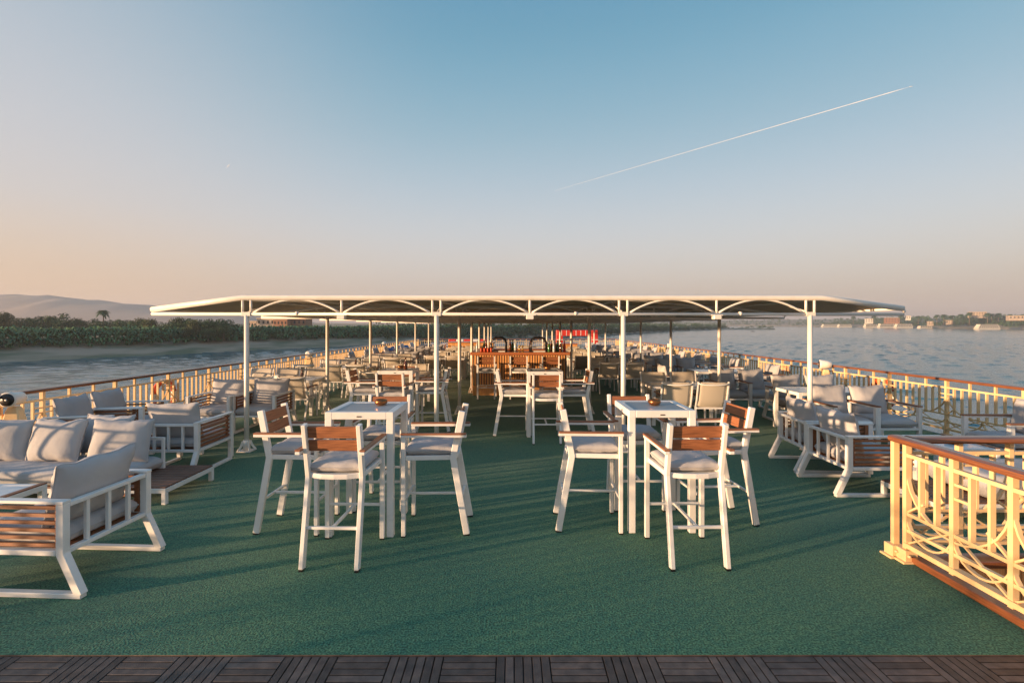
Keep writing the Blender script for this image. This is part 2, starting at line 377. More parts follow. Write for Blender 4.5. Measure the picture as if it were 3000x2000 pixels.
# water
SLOPE = .0056
WZ0 = CAMZ - 9.0
def wz(y): return WZ0 + SLOPE * y
wm = MB(); wm.add([(-3600, -400, wz(-400) - .25), (3600, -400, wz(-400) - .25), (3600, 3600, wz(3600) - .25), (-3600, 3600, wz(3600) - .25)], [(0, 1, 2, 3)])
import numpy as np
def wave_grid():
    """river surface: waves of 1.5 to 6 m, meshed finer near the ship than far away"""
    th = np.radians(np.linspace(-62, 62, 430)); r = 14 * (1500 / 14) ** np.linspace(0, 1, 620)
    T_, R_ = np.meshgrid(th, r); X = R_ * np.sin(T_); Y = R_ * np.cos(T_)
    rg = np.random.RandomState(4); H = np.zeros_like(X); patch = np.zeros_like(X)
    for k in range(6):
        a = rg.uniform(0, 6.28); f = rg.uniform(.006, .03); patch += np.sin(X * f * np.cos(a) * .6 + Y * f * np.sin(a) * 1.6 + rg.uniform(0, 6.28))
    patch = np.clip(.85 + .22 * patch, .25, 1.6)
    for k in range(46):
        lam = rg.uniform(1.1, 6.5); a = rg.normal(1.9, .75); f = 2 * np.pi / lam
        ph = f * (X * np.cos(a) + Y * np.sin(a)) + rg.uniform(0, 6.28) + 1.3 * np.sin(X * .03 * rg.uniform(.5, 1.5) + Y * .04 * rg.uniform(.5, 1.5))
        fade = np.clip((lam * 130 - R_) / (lam * 60), 0, 1) if lam < 4 else np.clip((1300 - R_) / 500, .15, 1)
        H += lam * .0060 * (1 - np.abs(np.sin(ph / 2)) * 2) * fade
    Z = WZ0 + SLOPE * Y + H * patch
    n1, n2 = X.shape; vs = np.stack([X, Y, Z], -1).reshape(-1, 3).tolist()
    i, j = np.meshgrid(np.arange(n1 - 1), np.arange(n2 - 1), indexing='ij'); q = (i * n2 + j).ravel()
    return vs, np.stack([q, q + 1, q + n2 + 1, q + n2], -1).tolist()
wvs, wfs = wave_grid(); wm.add(wvs, [tuple(reversed(f)) for f in wfs], True)
tag(wm.build('river', M['water']), kind='structure')

# ---------------------------------------------------------------- railings
PAN = 1.26
def panel_mb(L, n, node):
    """one cream railing panel along +Y from 0 to L"""
    m = MB(); th = .037
    m.b2((-.018, 0, .795), (.018, L, .822)); m.b2((-.016, 0, .335), (.016, L, .36))
    m.b2((-.016, 0, .205), (.016, L, .23)); m.b2((-.03, 0, .085), (.03, L, .12))
    for k in range(1, n):
        y = L * k / n
        m.b2((-th / 2, y - .010, .36), (th / 2, y + .010, .795))
        if k % 3 == 0 and k != n: m.b2((-th / 2 + .002, y - .014, .822), (th / 2 - .002, y + .014, .925))
    def arc(y0, y1, ztop, zbot, a0=180, a1=360):
        pts = []
        for i in range(15):
            a = R(a0 + (a1 - a0) * i / 14); pts.append((0, (y0 + y1) / 2 + (y1 - y0) / 2 * math.cos(a), ztop + (ztop - zbot) * math.sin(a)))
        m.path(pts, .028, .014)
    for q in range(node):
        a, b = L * q / node, L * (q + 1) / node
        mid = (a + b) / 2
        arc(a, b, .72, .30); arc(a, mid, .345, .15); arc(mid, b, .345, .15)
        m.path([(0, mid + .02, .345), (0, b, .105)], .018, .012); m.path([(0, mid - .02, .345), (0, a, .105)], .018, .012)
        m.path([(0, b - .16, .47), (0, b, .35)], .022, .014); m.path([(0, a + .16, .47), (0, a, .35)], .022, .014)
        if n > 7:
            for zz in (.62, .69): m.b2((-.012, a + .01, zz), (.012, a + L / n, zz + .018)); m.b2((-.012, b - L / n, zz), (.012, b - .01, zz + .018))
        else:
            for zz in (.60, .70): m.b2((-.012, mid, zz), (.012, mid + L / n, zz + .018))
    return m
PM = panel_mb(PAN, 9, 1).mesh('panel', M['cream'])
def post_mb():
    m = MB(); m.b2((-.026, -.02, 0), (.026, .02, .925)); m.b2((-.06, -.045, 0), (.06, .045, .02))
    m.path([(-.05, 0, .02), (-.02, 0, .25)], .02, .02, V((0, 1, 0))); return m
POM = post_mb().mesh('post', M['cream'])
def rail_mb(L):
    m = MB(); prof = [(-.055, .925), (-.062, .94), (-.058, .962), (-.03, .972), (.03, .972), (.058, .962), (.062, .94), (.055, .925)]
    vs = [(x, y, z) for y in (0, L) for x, z in prof]; k = len(prof)
    m.add(vs, [tuple(range(k)), tuple(range(2 * k - 1, k - 1, -1))] + [(i, k + i, k + (i + 1) % k, (i + 1) % k) for i in range(k)]); return m
def railing(name, x, y, L, rz_, label):
    e = empty(name, (x, y, 0), rz_, label=label, cat='railing')
    rail_mb(L).build('handrail', M['varnish'], e)
    n = int(round(L / PAN))
    for i in range(n + 1):
        p = bpy.data.objects.new('post', POM); S.collection.objects.link(p); p.parent = e; p.location = (0, i * L / n, 0)
        if i < n:
            p = bpy.data.objects.new('panel', PM); S.collection.objects.link(p); p.parent = e; p.location = (0, i * L / n, 0); p.scale = (1, L / n / PAN, 1)
    return e
LRAIL = 34 * PAN
railing('railing', XL, YF - LRAIL, LRAIL, 0, 'long cream railing with wooden handrail along the left edge of the deck')
railing('railing', XR, YF - LRAIL + .2, LRAIL - .2, 0, 'long cream railing with wooden handrail along the right edge of the deck')
railing('railing', XL, YF, XR - XL, -math.pi / 2, 'cream railing across the far end of the deck')
# stair railing (L shape)
e = empty('stair_railing', (3.12, 3.88, 0), label='near cream railing with scrolled arches and thick wooden handrail round the stair opening', cat='railing')
P3 = panel_mb(.81, 6, 1).mesh('panel', M['cream'])
for k in range(5):
    p = bpy.data.objects.new('panel', P3); S.collection.objects.link(p); p.parent = e; p.location = (0, -.06 - .81 * k, .03); p.rotation_euler = (0, 0, math.pi)
    for q in (0, .405):
        mm = MB(); mm.b2((-.02, -.017, .09), (.02, .017, .925)); mm.build('post', M['cream'], e, loc=(0, -.06 - .81 * k - q, .01))
for k in range(3):
    p = bpy.data.objects.new('panel', P3); S.collection.objects.link(p); p.parent = e; p.location = (.06 + .81 * k, 0, .03); p.rotation_euler = (0, 0, -math.pi / 2)
    for q in (0, .405):
        mm = MB(); mm.b2((-.017, -.02, .09), (.017, .02, .925)); mm.build('post', M['cream'], e, loc=(.06 + .81 * k + q, 0, .01))
for (x, y, c0) in ((0, -.06, 1), (-.02, .035, 0)):
    mm = MB(); mm.b2((x - .022, y - .018, .0), (x + .022, y + .018, .925)); mm.build('post', M['cream'], e)
mm = MB()
for (x, y) in ((0, -.06), (-.03, .03)):
    mm.b2((x - .05, y - .045, .0), (x + .05, y + .045, .10)); mm.b2((x - .075, y - .06, .0), (x + .075, y + .06, .016))
    mm.lathe([(.012, 0), (.012, .02), (.006, .024)], 8, (x - .03, y - .047, .06), rx(90)); mm.lathe([(.012, 0), (.012, .02), (.006, .024)], 8, (x + .03, y - .047, .035), rx(90))
mm.build('base_bracket', M['cream'], e, bevel=.006)
rm = rail_mb(4.1).build('handrail', M['varnish'], e, loc=(0, .06, .0), rot=math.pi)
rm = rail_mb(2.5).build('handrail', M['varnish'], e, loc=(.066, .0, -.002), rot=-math.pi / 2)

# ---------------------------------------------------------------- canopy
CY0, CDY, NT = 7.2, 3.15, 7
PXS = (-3.95, -1.123, 1.656, 4.436); KNL, KNR, TIL, TIR = -4.03, 4.61, -5.36, 5.82
cn = empty('canopy', (.23, CY0, 0), label='long flat white framed sun canopy with arched trusses over the middle of the deck', cat='canopy')
cx0 = .23
pm = MB(); pm.tube([(0, 0, 0), (0, 0, 2.02)], .035, 14)
PMESH = pm.mesh('post', M['canopyframe'])
bp = MB(); bp.b2((-.10, -.10, .0), (.10, .10, .012)); bp.tube([(0, 0, .01), (0, 0, .16)], .05, 12)
for a in (45, 135, 225, 315):
    d = V((math.cos(R(a)), math.sin(R(a)), 0)); bp.path([tuple(d * .05 + V((0, 0, .15))), tuple(d * .075 + V((0, 0, .08))), tuple(d * .12 + V((0, 0, .012)))], .012, .03, V((-d.y, d.x, 0)))
    bp.lathe([(.014, 0), (.014, .016)], 6, tuple(d * .118 + V((0, 0, .01))))
BPM = bp.mesh('base_bracket', M['canopyframe'])
def truss_mb():
    m = MB()
    zb, zt = 2.04, 2.275
    m.tube([(TIL - cx0, 0, zb - .005), (TIR - cx0, 0, zb - .012)], .024, 10)
    m.tube([(TIL - cx0, 0, 2.10), (KNL - cx0, 0, zt), (KNR - cx0, 0, zt), (TIR - cx0, 0, 2.115)], .041, 12)
    m.tube([(TIR - cx0, 0, 2.105), (TIR - cx0 + .02, 0, 2.07), (TIR - cx0, 0, 2.03)], .024, 8)
    for i, x in enumerate(PXS):
        for dx in (-.06, .065): m.tube([(x - cx0 + dx, 0, zb), (x - cx0 + dx, 0, zt)], .019, 8)
        m.box((x - cx0, 0, zb - .005), (.13, .06, .058))
        if i < 3:
            x2 = PXS[i + 1]; mid = (x + x2) / 2
            m.tube([(mid - cx0, 0, zb), (mid - cx0, 0, zt)], .019, 8)
            for a, b in ((x + .10, mid - .03), (mid + .03, x2 - .10)):
                pts = [(a + (b - a) * k / 16 - cx0, 0, zb + .015 + .195 * (1 - (2 * k / 16 - 1) ** 2)) for k in range(17)]
                m.tube(pts, .016, 8)
    for x in (-3.2, .95, 3.4): m.lathe([(.03, -.02), (.03, .02)], 8, (x - cx0, 0, zb), ry(90))
    return m
TM = truss_mb().mesh('truss', M['canopyframe'])
JB = MB(); JB.b2((-.055, -.05, 1.955), (.055, .05, 2.012)); JB.b2((-.09, -.03, 2.010), (.09, .03, 2.024)); JBM = JB.mesh('junction_box', M['canopyframe'], bevel=.005)
for k in range(NT):
    def add(nm, me, x, par=cn):
        o = bpy.data.objects.new(nm, me); S.collection.objects.link(o); o.parent = par; o.location = (x, CDY * k if par is cn else 0, 0); return o
    add('truss', TM, 0)
    for i, x in enumerate(PXS):
        po = add('post', PMESH, x - cx0); add('base_bracket', BPM, 0, po)
        if i < 3 and k == 0: add('junction_box', JBM, (x + PXS[i + 1]) / 2 - cx0)
LC = CDY * (NT - 1)
rb = MB()
for x in (KNL, -1.123, .27, 1.656, KNR): rb.tube([(x - cx0, .03, 2.262), (x - cx0, LC, 2.262)], .022, 8)
for x, z in ((TIL + .04, 2.10), (TIR - .04, 2.112)): rb.tube([(x - cx0, .03, z), (x - cx0, LC, z)], .022, 8)
rb.build('purlin', M['canopyframe'], cn)
for j in range(NT - 1):
    y0, y1 = j * CDY, (j + 1) * CDY
    for i, x in enumerate(PXS):
        br = MB(); br.tube([(x - cx0, y0 + .05, 2.06), (x - cx0, y0 + .9, 2.255)], .015, 6); br.build('brace', M['canopyframe'], cn); br = MB(); br.tube([(x - cx0, y1 - .05, 2.06), (x - cx0, y1 - .9, 2.255)], .015, 6); br.build('brace', M['canopyframe'], cn)
    for a, b in ((0, 1), (1, 2), (2, 3)):
        br = MB(); br.tube([(PXS[a] - cx0, y0 + .05, 2.25), (PXS[b] - cx0, y1 - .05, 2.25)], .013, 6); br.build('brace', M['canopyframe'], cn)
rf = MB()
NF = 40
prof = [(TIL, 2.118), (TIL + .6, 2.20), (KNL, 2.305), (-1.1, 2.300), (.27, 2.306), (1.66, 2.300), (KNR, 2.305), (TIR - .6, 2.21), (TIR, 2.13)]
vs = []; fs = []
for j in range(NF + 1):
    for (x, z) in prof:
        sag = -.018 * math.sin(math.pi * ((j / NF * (NT - 1)) % 1)) ** 2
        vs.append((x - cx0, .035 + LC * j / NF, z + sag - .008))
k = len(prof)
for j in range(NF):
    for i in range(k - 1): fs.append((j * k + i, j * k + i + 1, (j + 1) * k + i + 1, (j + 1) * k + i))
n0 = len(vs); vs += [(x, y, z + .008) for x, y, z in vs]; fs += [tuple(reversed([a + n0 for a in f])) for f in fs]
fs = [tuple(reversed(f)) for f in fs]
for j in range(NF):
    a, b = j * k, (j + 1) * k; fs.append((a, b, b + n0, a + n0)); a += k - 1; b += k - 1; fs.append((b, a, a + n0, b + n0))
for i in range(k - 1): fs.append((i + 1, i, i + n0, i + 1 + n0))
rf.add(vs, fs, False); rf.build('roof_canvas', M['canvasroof'], cn)
#====FURNITURE====
# ---------------------------------------------------------------- bar armchair
def make_bar_chair():
    e = empty('bar_armchair', label='x', cat='bar chair')
    for sx in (-1, 1):
        m = MB(); m.b2((sx * .24 - .02, .25, .012), (sx * .24 + .02, .285, .875)); q = m.build('leg', M['white'], e, bevel=.004)
        m = MB(); m.b2((sx * .24 - .018, .252, .001), (sx * .24 + .018, .283, .0115)); m.build('foot_cap', M['dark'], q)
        m = MB(); m.path([(sx * .212, -.285, .012), (sx * .212, -.165, .685), (sx * .212, -.245, 1.10)], .034, .056); q = m.build('leg', M['white'], e, bevel=.004)
        m = MB(); m.b2((sx * .212 - .015, -.311, .001), (sx * .212 + .015, -.259, .0115)); m.build('foot_cap', M['dark'], q)
        m = MB()
        for zz in (.90, .93, .96, 1.0, 1.03, 1.06): m.lathe([(.004, 0), (.004, .004), (0, .004)], 6, (sx * .188, -.165 - .08 * (zz - .685) / .415 - .0005, zz), rx(90))
        m.build('bolts', M['darkgrey'], q)
        m = MB(); m.b2((sx * .248 - .019, -.285, .875), (sx * .248 + .019, .29, .898)); a = m.build('armrest', M['white'], e, bevel=.003)
        m = MB(); m.b2((sx * .248 - .024, -.283, .899), (sx * .248 + .024, .293, .913)); m.build('arm_top', M['teaky'], a, bevel=.004)
    m = MB()
    for sx in (-1, 1): m.path([(sx * .225, .25, .69), (sx * .205, -.17, .69)], .03, .04, V((1, 0, 0)))
    m.b2((-.22, .255, .67), (.22, .28, .71))
    m.path([(-.2, -.165, .69), (-.1, -.19, .685), (0, -.198, .685), (.1, -.19, .685), (.2, -.165, .69)], .04, .025, V((0, 0, 1)))
    m.b2((-.2, -.15, .690), (.2, .25, .700)); m.build('seat_frame', M['white'], e, bevel=.003)
    m = MB(); m.pillow(.43, .44, .085, seed=3, ex=9, pw=.42, pinch=.0, wr=.008, flat=True); m.build('seat_cushion', M['fabric'], e, loc=(0, .045, .748))
    for z0, z1 in ((.885, .975), (.987, 1.082)):
        m = MB(); zc = (z0 + z1) / 2; yc = -.165 - .08 * (zc - .685) / .415 + .012
        m.box((0, yc, zc), (.392, .018, z1 - z0), rx(11)); m.build('back_slat', M['teakx'], e, bevel=.004)
    m = MB(); m.b2((-.22, .257, .292), (.22, .279, .314)); m.b2((-.195, -.243, .292), (.195, -.221, .314)); m.b2((-.012, -.221, .293), (.012, .257, .313))
    m.build('footrest', M['white'], e, bevel=.003)
    return e
BC = make_bar_chair()
G1 = 'teak backed bar armchairs'
for x, y, a, lb in [
    (-1.375, 3.95, -1.5, 'bar armchair with its teak back to the camera at the near left bar table'),
    (-.69, 4.50, 91, 'bar armchair right of the near left bar table, facing left'),
    (-1.99, 4.52, -91, 'bar armchair left of the near left bar table, beside the sofas'),
    (-1.34, 5.09, 181, 'bar armchair behind the near left bar table, facing the camera'),
    (1.425, 3.965, 1.0, 'bar armchair with its teak back to the camera at the near right bar table'),
    (.712, 4.565, -92, 'bar armchair left of the near right bar table, facing right'),
    (1.965, 4.68, 95, 'bar armchair right of the near right bar table, turned slightly'),
    (1.285, 5.11, 180, 'bar armchair behind the near right bar table, under the canopy edge'),
    (-2.58, 8.5, -90, 'bar armchair left of the far left bar table, facing right'),
    (-1.945, 7.97, -2, 'bar armchair with its back to the camera at the far left bar table'),
    (-1.39, 8.68, 90, 'bar armchair right of the far left bar table, behind a canopy post'),
    (-2.05, 9.05, 180, 'bar armchair behind the far left bar table, only its back top showing'),
    (-.01, 8.36, -90, 'bar armchair left of the middle bar table in front of the bar'),
    (.55, 7.87, 0, 'bar armchair with its back to the camera at the middle bar table'),
    (1.10, 8.38, 91, 'bar armchair right of the middle bar table in front of the bar'),
    (-.66, 12.47, 2, 'bar armchair drawn up at the left end of the bar counter'),
    (.18, 12.47, -2, 'bar armchair drawn up at the middle of the bar counter'),
    (.98, 12.47, 0, 'bar armchair drawn up at the right end of the bar counter')]:
    place(BC, x, y, a, lb, G1)

# ---------------------------------------------------------------- bar table
def make_bar_table():
    e = empty('bar_table', label='x', cat='bar table'); h = .3
    m = MB(); w = .062
    for a in (-1, 1):
        m.b2((a * h - a * w, -h, 1.035), (a * h, h, 1.10)); m.b2((-h + w, a * h - a * w, 1.035), (h - w, a * h, 1.0995))
    m.build('table_frame', M['white'], e, bevel=.004)
    for sx in (-1, 1):
        for sy in (-1, 1):
            m = MB(); m.b2((sx * h, sy * h, .004), (sx * (h - .06), sy * (h - .06), 1.035)); m.build('leg', M['white'], e, bevel=.004)
    m = MB(); m.b2((-h + w + .001, -h + w + .001, 1.09), (h - w - .001, h - w - .001, 1.097)); m.build('glass_top', M['glass'], e)
    m = MB(); m.b2((-.02, -h - .0035, 1.055), (.02, -h - .0005, 1.066)); m.build('plate', M['darkgrey'], e)
    return e
BT = make_bar_table()
BTS = [(-1.34, 4.535, 'near left white bar table with glass top and four armchairs'),
       (1.345, 4.62, 'near right white bar table with glass top and four armchairs'),
       (-1.985, 8.5, 'far left white bar table beside the dining rows'),
       (.55, 8.35, 'middle white bar table in front of the wooden bar')]
for x, y, lb in BTS: place(BT, x, y, 0, lb, 'white square bar tables')
# copper ashtrays
m = MB(); m.lathe([(.028, 0), (.05, .008), (.062, .028), (.056, .048), (.047, .056), (.043, .052), (.05, .03), (.03, .012), (0, .01)], 20)
ash = m.build('ashtray', M['copper']); ash['category'] = 'ashtray'
for x, y, z, lb in [(-1.25, 4.62, 1.10, 'copper ashtray bowl on the near left bar table'), (1.36, 4.62, 1.10, 'copper ashtray bowl on the near right bar table'),
                    (-1.98, 8.62, 1.10, 'copper ashtray bowl on the far left bar table'), (.62, 8.42, 1.10, 'copper ashtray bowl on the middle bar table')]:
    place(ash, x, y, 0, lb, 'copper ashtrays', z=z)

# ---------------------------------------------------------------- lounge armchairs
def make_lounge(kind):
    """kind 'slat': slatted sides; kind 'open': open sides with teak arm tops. Faces +Y."""
    slat = kind == 'slat'; hw = .35 if slat else .315
    e = empty('lounge_armchair', label='x', cat='armchair')
    for sx in (-1, 1):
        x = sx * hw
        m = MB(); m.path([(x, -.385, .64), (x, -.385, .30), (x, -.52, .02)], .052, .058)
        m.path([(x, -.535, .018), (x, .355, .018)], .05, .034); m.b2((x - .026, .325, .0355), (x + .026, .385, .64)); m.build('leg_frame', M['white'], e, bevel=.004)
        m = MB(); m.b2((x - .026, -.355, .29), (x + .026, .324, .325))
        if slat: m.b2((x - .03, -.415, .641), (x + .03, .388, .662))
        else: m.b2((x - .02, -.355, .615), (x + .02, .324, .64))
        m.build('arm_rail', M['white'], e, bevel=.003)
        if slat:
            m = MB()
            for k in range(6): m.b2((x - sx * .006 - .009, -.354, .340 + k * .051), (x - sx * .006 + .009, .323, .340 + k * .051 + .023))
            for y in (-.33, .30): m.b2((x - sx * .022 - .006, y - .02, .327), (x - sx * .022 + .006, y + .02, .64))
            m.build('side_slats', M['teaky'], e)
        else:
            m = MB(); m.b2((x - .03, -.415, .641), (x + .03, .392, .66)); m.build('arm_top', M['teaky'], e, bevel=.004)
    m = MB(); m.b2((-hw + .027, -.41, .61), (hw - .027, -.36, .64)); m.b2((-hw + .027, -.41, .292), (hw - .027, -.365, .322))
    for k in (-1, 0, 1): m.b2((k * hw * .5 - .014, -.40, .322), (k * hw * .5 + .014, -.372, .61))
    m.build('back_frame', M['white'], e, bevel=.003)
    m = MB(); m.b2((-hw + .027, .33, .292), (hw - .027, .38, .325)); m.build('front_rail', M['white'], e, bevel=.003)
    m = MB()
    for k in range(8): m.b2((-hw + .027, -.355 + k * .086, .305), (hw - .027, -.355 + k * .086 + .06, .32))
    m.build('seat_slats', M['teakx'], e)
    m = MB(); m.pillow(2 * hw - .07, .72, .13, seed=5, ex=10, pw=.35, pinch=0, wr=.01, flat=True); m.build('seat_cushion', M['fabric'], e, loc=(0, .01, .388))
    m = MB(); m.pillow(2 * hw - .05, .47, .19, seed=8 if slat else 9, ex=3.2, pw=.5, pinch=.05, wr=.02, mtx=rx(14)); m.build('back_pillow', M['fabric'], e, loc=(0, -.255, .655))
    return e
LS, LO = make_lounge('slat'), make_lounge('open')
GL = 'slatted lounge armchairs'; GO = 'open armed lounge armchairs'
for x, y, a, lb in [
    (-3.44, 3.68, 87, 'nearest left slatted armchair, its white barred back to the aisle'),
    (-4.27, 6.39, 1, 'slatted armchair behind the near left sofa, its back to the camera'),
    (-5.80, 6.75, -78, 'slatted armchair against the left railing, nearer of two with grey pillows'),
    (-5.86, 7.40, -80, 'slatted armchair against the left railing, farther of two with grey pillows'),
    (-5.15, 8.56, 180, 'slatted armchair facing the camera beside the lifebuoy, left of the canopy post'),
    (-4.44, 8.66, 181, 'slatted armchair facing the camera right behind the left canopy post'),
    (4.05, 5.61, -90, 'nearest right slatted armchair, its white barred back to the aisle'),
    (4.13, 6.42, -94, 'second right slatted armchair, its back to the aisle, beside the canopy post')
    ]:
    place(LS, x, y, a, lb, GL)
for x, y, a, lb in [
    (6.50, 6.25, 88, 'open armed armchair with a bright lit pillow in front of the right railing'),
    (5.16, 7.62, 180, 'open armed armchair facing the camera, left of a pair right of the canopy'),
    (5.80, 7.62, 181, 'open armed armchair facing the camera, right of a pair right of the canopy'),
    (5.45, 9.35, 180, 'open armed armchair behind the long side table, left of its pair'),
    (6.12, 9.35, 179, 'open armed armchair behind the long side table, next to the right railing'),
    (4.72, 10.6, 180, 'open armed armchair at the second lounge group on the right, left seat'),
    (5.37, 10.6, 180, 'open armed armchair at the second lounge group on the right, right seat'),
    (4.05, 12.1, -90, 'open armed armchair side on, left of the white table on the right'),
    (6.35, 12.3, 90, 'open armed armchair by the right railing, right of the white table')]:
    place(LO, x, y, a, lb, GO)
# far lounge rows
k = 0
for y in (14.6, 16.0, 17.6, 19.2, 21.0, 22.8, 24.8, 26.8, 28.8):
    for x, a in ((4.7, 180), (5.4, 180), (6.5, 90)):
        k += 1; place(LO, x + random.uniform(-.08, .08), y + random.uniform(-.1, .1), a + random.uniform(-5, 5), 'small lounge armchair among the far rows by the right railing', 'far right lounge rows')
for y in (18.6, 20.2, 21.8, 23.4, 25.2, 27, 29):
    for x, a in ((-5.8, -90), (-4.6, 180), (-3.95, 180)):
        place(LO, x + random.uniform(-.08, .08), y + random.uniform(-.1, .1), a + random.uniform(-5, 5), 'small lounge armchair among the far rows by the left railing', 'far left lounge rows')

# platform sofa (left) and platform daybed (right)
def platform(name, w, d, cw, label, pillows=()):
    e = empty(name, label=label, cat='sofa')
    m = MB(); z = .17
    for y in (-d / 2 + .02, d / 2 - .02): m.b2((-w / 2, y - .02, z - .05), (w / 2, y + .02, z))
    for x in (-w / 2 + .02, w / 2 - .02): m.b2((x - .02, -d / 2 + .04, z - .05), (x + .02, d / 2 - .04, z - .001))
    m.build('base_frame', M['white'], e, bevel=.003)
    for sx in (-1, 1):
        for sy in (-1, 1):
            m = MB(); m.b2((sx * w / 2, sy * d / 2, .003), (sx * (w / 2 - .045), sy * (d / 2 - .045), z - .05)); m.build('leg', M['white'], e, bevel=.003)
    m = MB(); n = int(d / .085)
    for k in range(n): y = -d / 2 + .006 + k * (d - .012) / n; m.b2((-w / 2 + .004, y, z + .001), (w / 2 - .004, y + (d - .012) / n - .012, z + .017))
    m.build('deck_boards', M['teakdull'], e, bevel=.003)
    return e
# S1: faces the camera
s1 = platform('platform_sofa', 2.42, .82, 1.9, 'low platform sofa at left with three big pillows and a bare teak end')
m = MB(); m.pillow(1.92, .66, .16, seed=2, ex=14, pw=.3, pinch=0, wr=.01, flat=True, n=22); m.build('seat_cushion', M['fabric'], s1, loc=(-.25, -.08, .268))
for px_, seed, wd, tilt, zz, rzz in ((-.98, 11, .60, 14, .56, 4), (-.36, 12, .64, 16, .56, -5), (.37, 13, .66, 15, .555, 3)):
    m = MB(); m.pillow(wd, .47, .20, seed=seed, ex=3, pw=.5, pinch=.05, wr=.022, mtx=rz(rzz) @ rx(-tilt)); m.build('back_pillow', M['fabric'], s1, loc=(px_, .06, zz))
m = MB(); m.pillow(.62, .44, .18, seed=17, ex=3, pw=.5, pinch=.05, wr=.02, mtx=rz(-6) @ rx(-18)); m.build('back_pillow', M['fabric'], s1, loc=(.02, .28, .585))
m = MB()
m.b2((-1.2, .245, .19), (.72, .275, .22)); m.b2((-1.2, .245, .52), (.72, .275, .55))
for k in range(9): m.b2((-1.19 + k * .235, .248, .22), (-1.16 + k * .235, .272, .52))
m.build('back_frame', M['white'], s1)
s1.location = (-4.80, 5.42, 0)
s2 = platform('platform_daybed', 2.3, .72, 1.8, 'low platform daybed with pale cushion behind the stair railing')
m = MB(); m.pillow(1.8, .68, .24, seed=4, ex=14, pw=.3, pinch=0, wr=.012, flat=True, n=22); m.build('seat_cushion', M['fabric'], s2, loc=(.22, .0, .31))
s2.location = (5.18, 4.93, 0)

# coffee tables
def make_coffee(top):
    e = empty('coffee_table', label='x', cat='coffee table'); h = .38
    m = MB()
    for a in (-1, 1): m.b2((a * h - a * .05, -h, .34), (a * h, h, .39)); m.b2((-h + .05, a * h - a * .05, .34), (h - .05, a * h, .3895))
    m.build('table_frame', M['white'], e, bevel=.004)
    for sx in (-1, 1):
        for sy in (-1, 1): m = MB(); m.b2((sx * h, sy * h, .003), (sx * (h - .05), sy * (h - .05), .34)); m.build('leg', M['white'], e, bevel=.003)
    m = MB(); m.b2((-h + .051, -h + .051, .375), (h - .051, h - .051, .386)); m.build('glass_top', M['glasswhite'], e)
    m = MB(); m.b2((h - .05, -h + .002, .3905), (h - .002, h - .002, .402)); m.build('wood_trim', M['teaky'], e)
    return e
CT = make_coffee(0)
place(CT, -4.70, 4.12, 0, 'white coffee table at the left edge of the picture, beside the nearest armchair', 'white coffee tables')
place(CT, -4.85, 7.35, 0, 'white coffee table between the left railing armchairs', 'white coffee tables')
place(CT, 5.45, 6.15, 0, 'white coffee table behind the stair railing with a dark bowl', 'white coffee tables')
m = MB(); m.lathe([(.05, 0), (.085, .012), (.09, .03), (.08, .03), (.06, .012), (0, .01)], 18)
bowl = m.build('bowl', M['dark'], loc=(5.52, 6.05, .389)); tag(bowl, 'black round bowl on the white coffee table behind the stair railing', 'bowl')

# ---------------------------------------------------------------- dining chairs and tables
def sling_mesh():
    prof = [(.245, .44), (.12, .425), (-.02, .415), (-.15, .42), (-.21, .45), (-.245, .55), (-.28, .68), (-.315, .80), (-.335, .875)]
    vs = []; fs = []; n = 9; uv = []; L = 0
    for i, (y, z) in enumerate(prof):
        if i: L += math.dist(prof[i], prof[i - 1])
        for j in range(n):
            u = -1 + 2 * j / (n - 1); sag = .02 * (1 - u * u)
            vs.append((u * .245, y - (sag if i > 4 else 0), z - (sag if i <= 4 else 0))); uv.append((u * .245 * 3, L * 3))
    for i in range(len(prof) - 1):
        for j in range(n - 1): fs.append((i * n + j, i * n + j + 1, (i + 1) * n + j + 1, (i + 1) * n + j))
    m = MB(); m.add(vs, fs, True); me = m.mesh('sling', M['sling']); lay = me.uv_layers.new(name='UV')
    for lp in me.loops: lay.data[lp.index].uv = uv[lp.vertex_index]
    return me
def make_dining_chair():
    e = empty('dining_armchair', label='x', cat='dining chair')
    o = bpy.data.objects.new('sling', sling_mesh()); S.collection.objects.link(o); o.parent = e
    sd = o.modifiers.new('thick', 'SOLIDIFY'); sd.thickness = .006
    for sx in (-1, 1):
        x = sx * .262
        m = MB(); m.path([(x, .27, .004), (x, .235, .63)], .03, .035); m.build('leg', M['white'], e, bevel=.003)
        m = MB(); m.path([(x, -.33, .004), (x, -.17, .43)], .03, .035); m.build('leg', M['white'], e, bevel=.003)
        m = MB(); m.path([(x, .24, .44), (x, .0, .418), (x, -.19, .425), (x, -.245, .55), (x, -.34, .885)], .026, .03); m.build('side_rail', M['white'], e, bevel=.003)
        m = MB(); m.path([(x, .26, .642), (x, -.275, .642)], .045, .022); m.build('armrest', M['teaky'], e, bevel=.004)
    for y in (.22, -.2): m = MB(); m.path([(-.25, y, .405), (.25, y, .405)], .03, .03, V((0, 1, 0))); m.build('seat_rail', M['white'], e)
    m = MB()
    pts = [(.262 * math.sin(R(-90 + 18 * k)) , -.335 - .055 * math.cos(R(-90 + 18 * k)), .86 - .03 * math.cos(R(-90 + 18 * k))) for k in range(11)]
    m.tube(pts, .014, 6); m.build('cross_bar', M['white'], e)
    return e
DC = make_dining_chair()
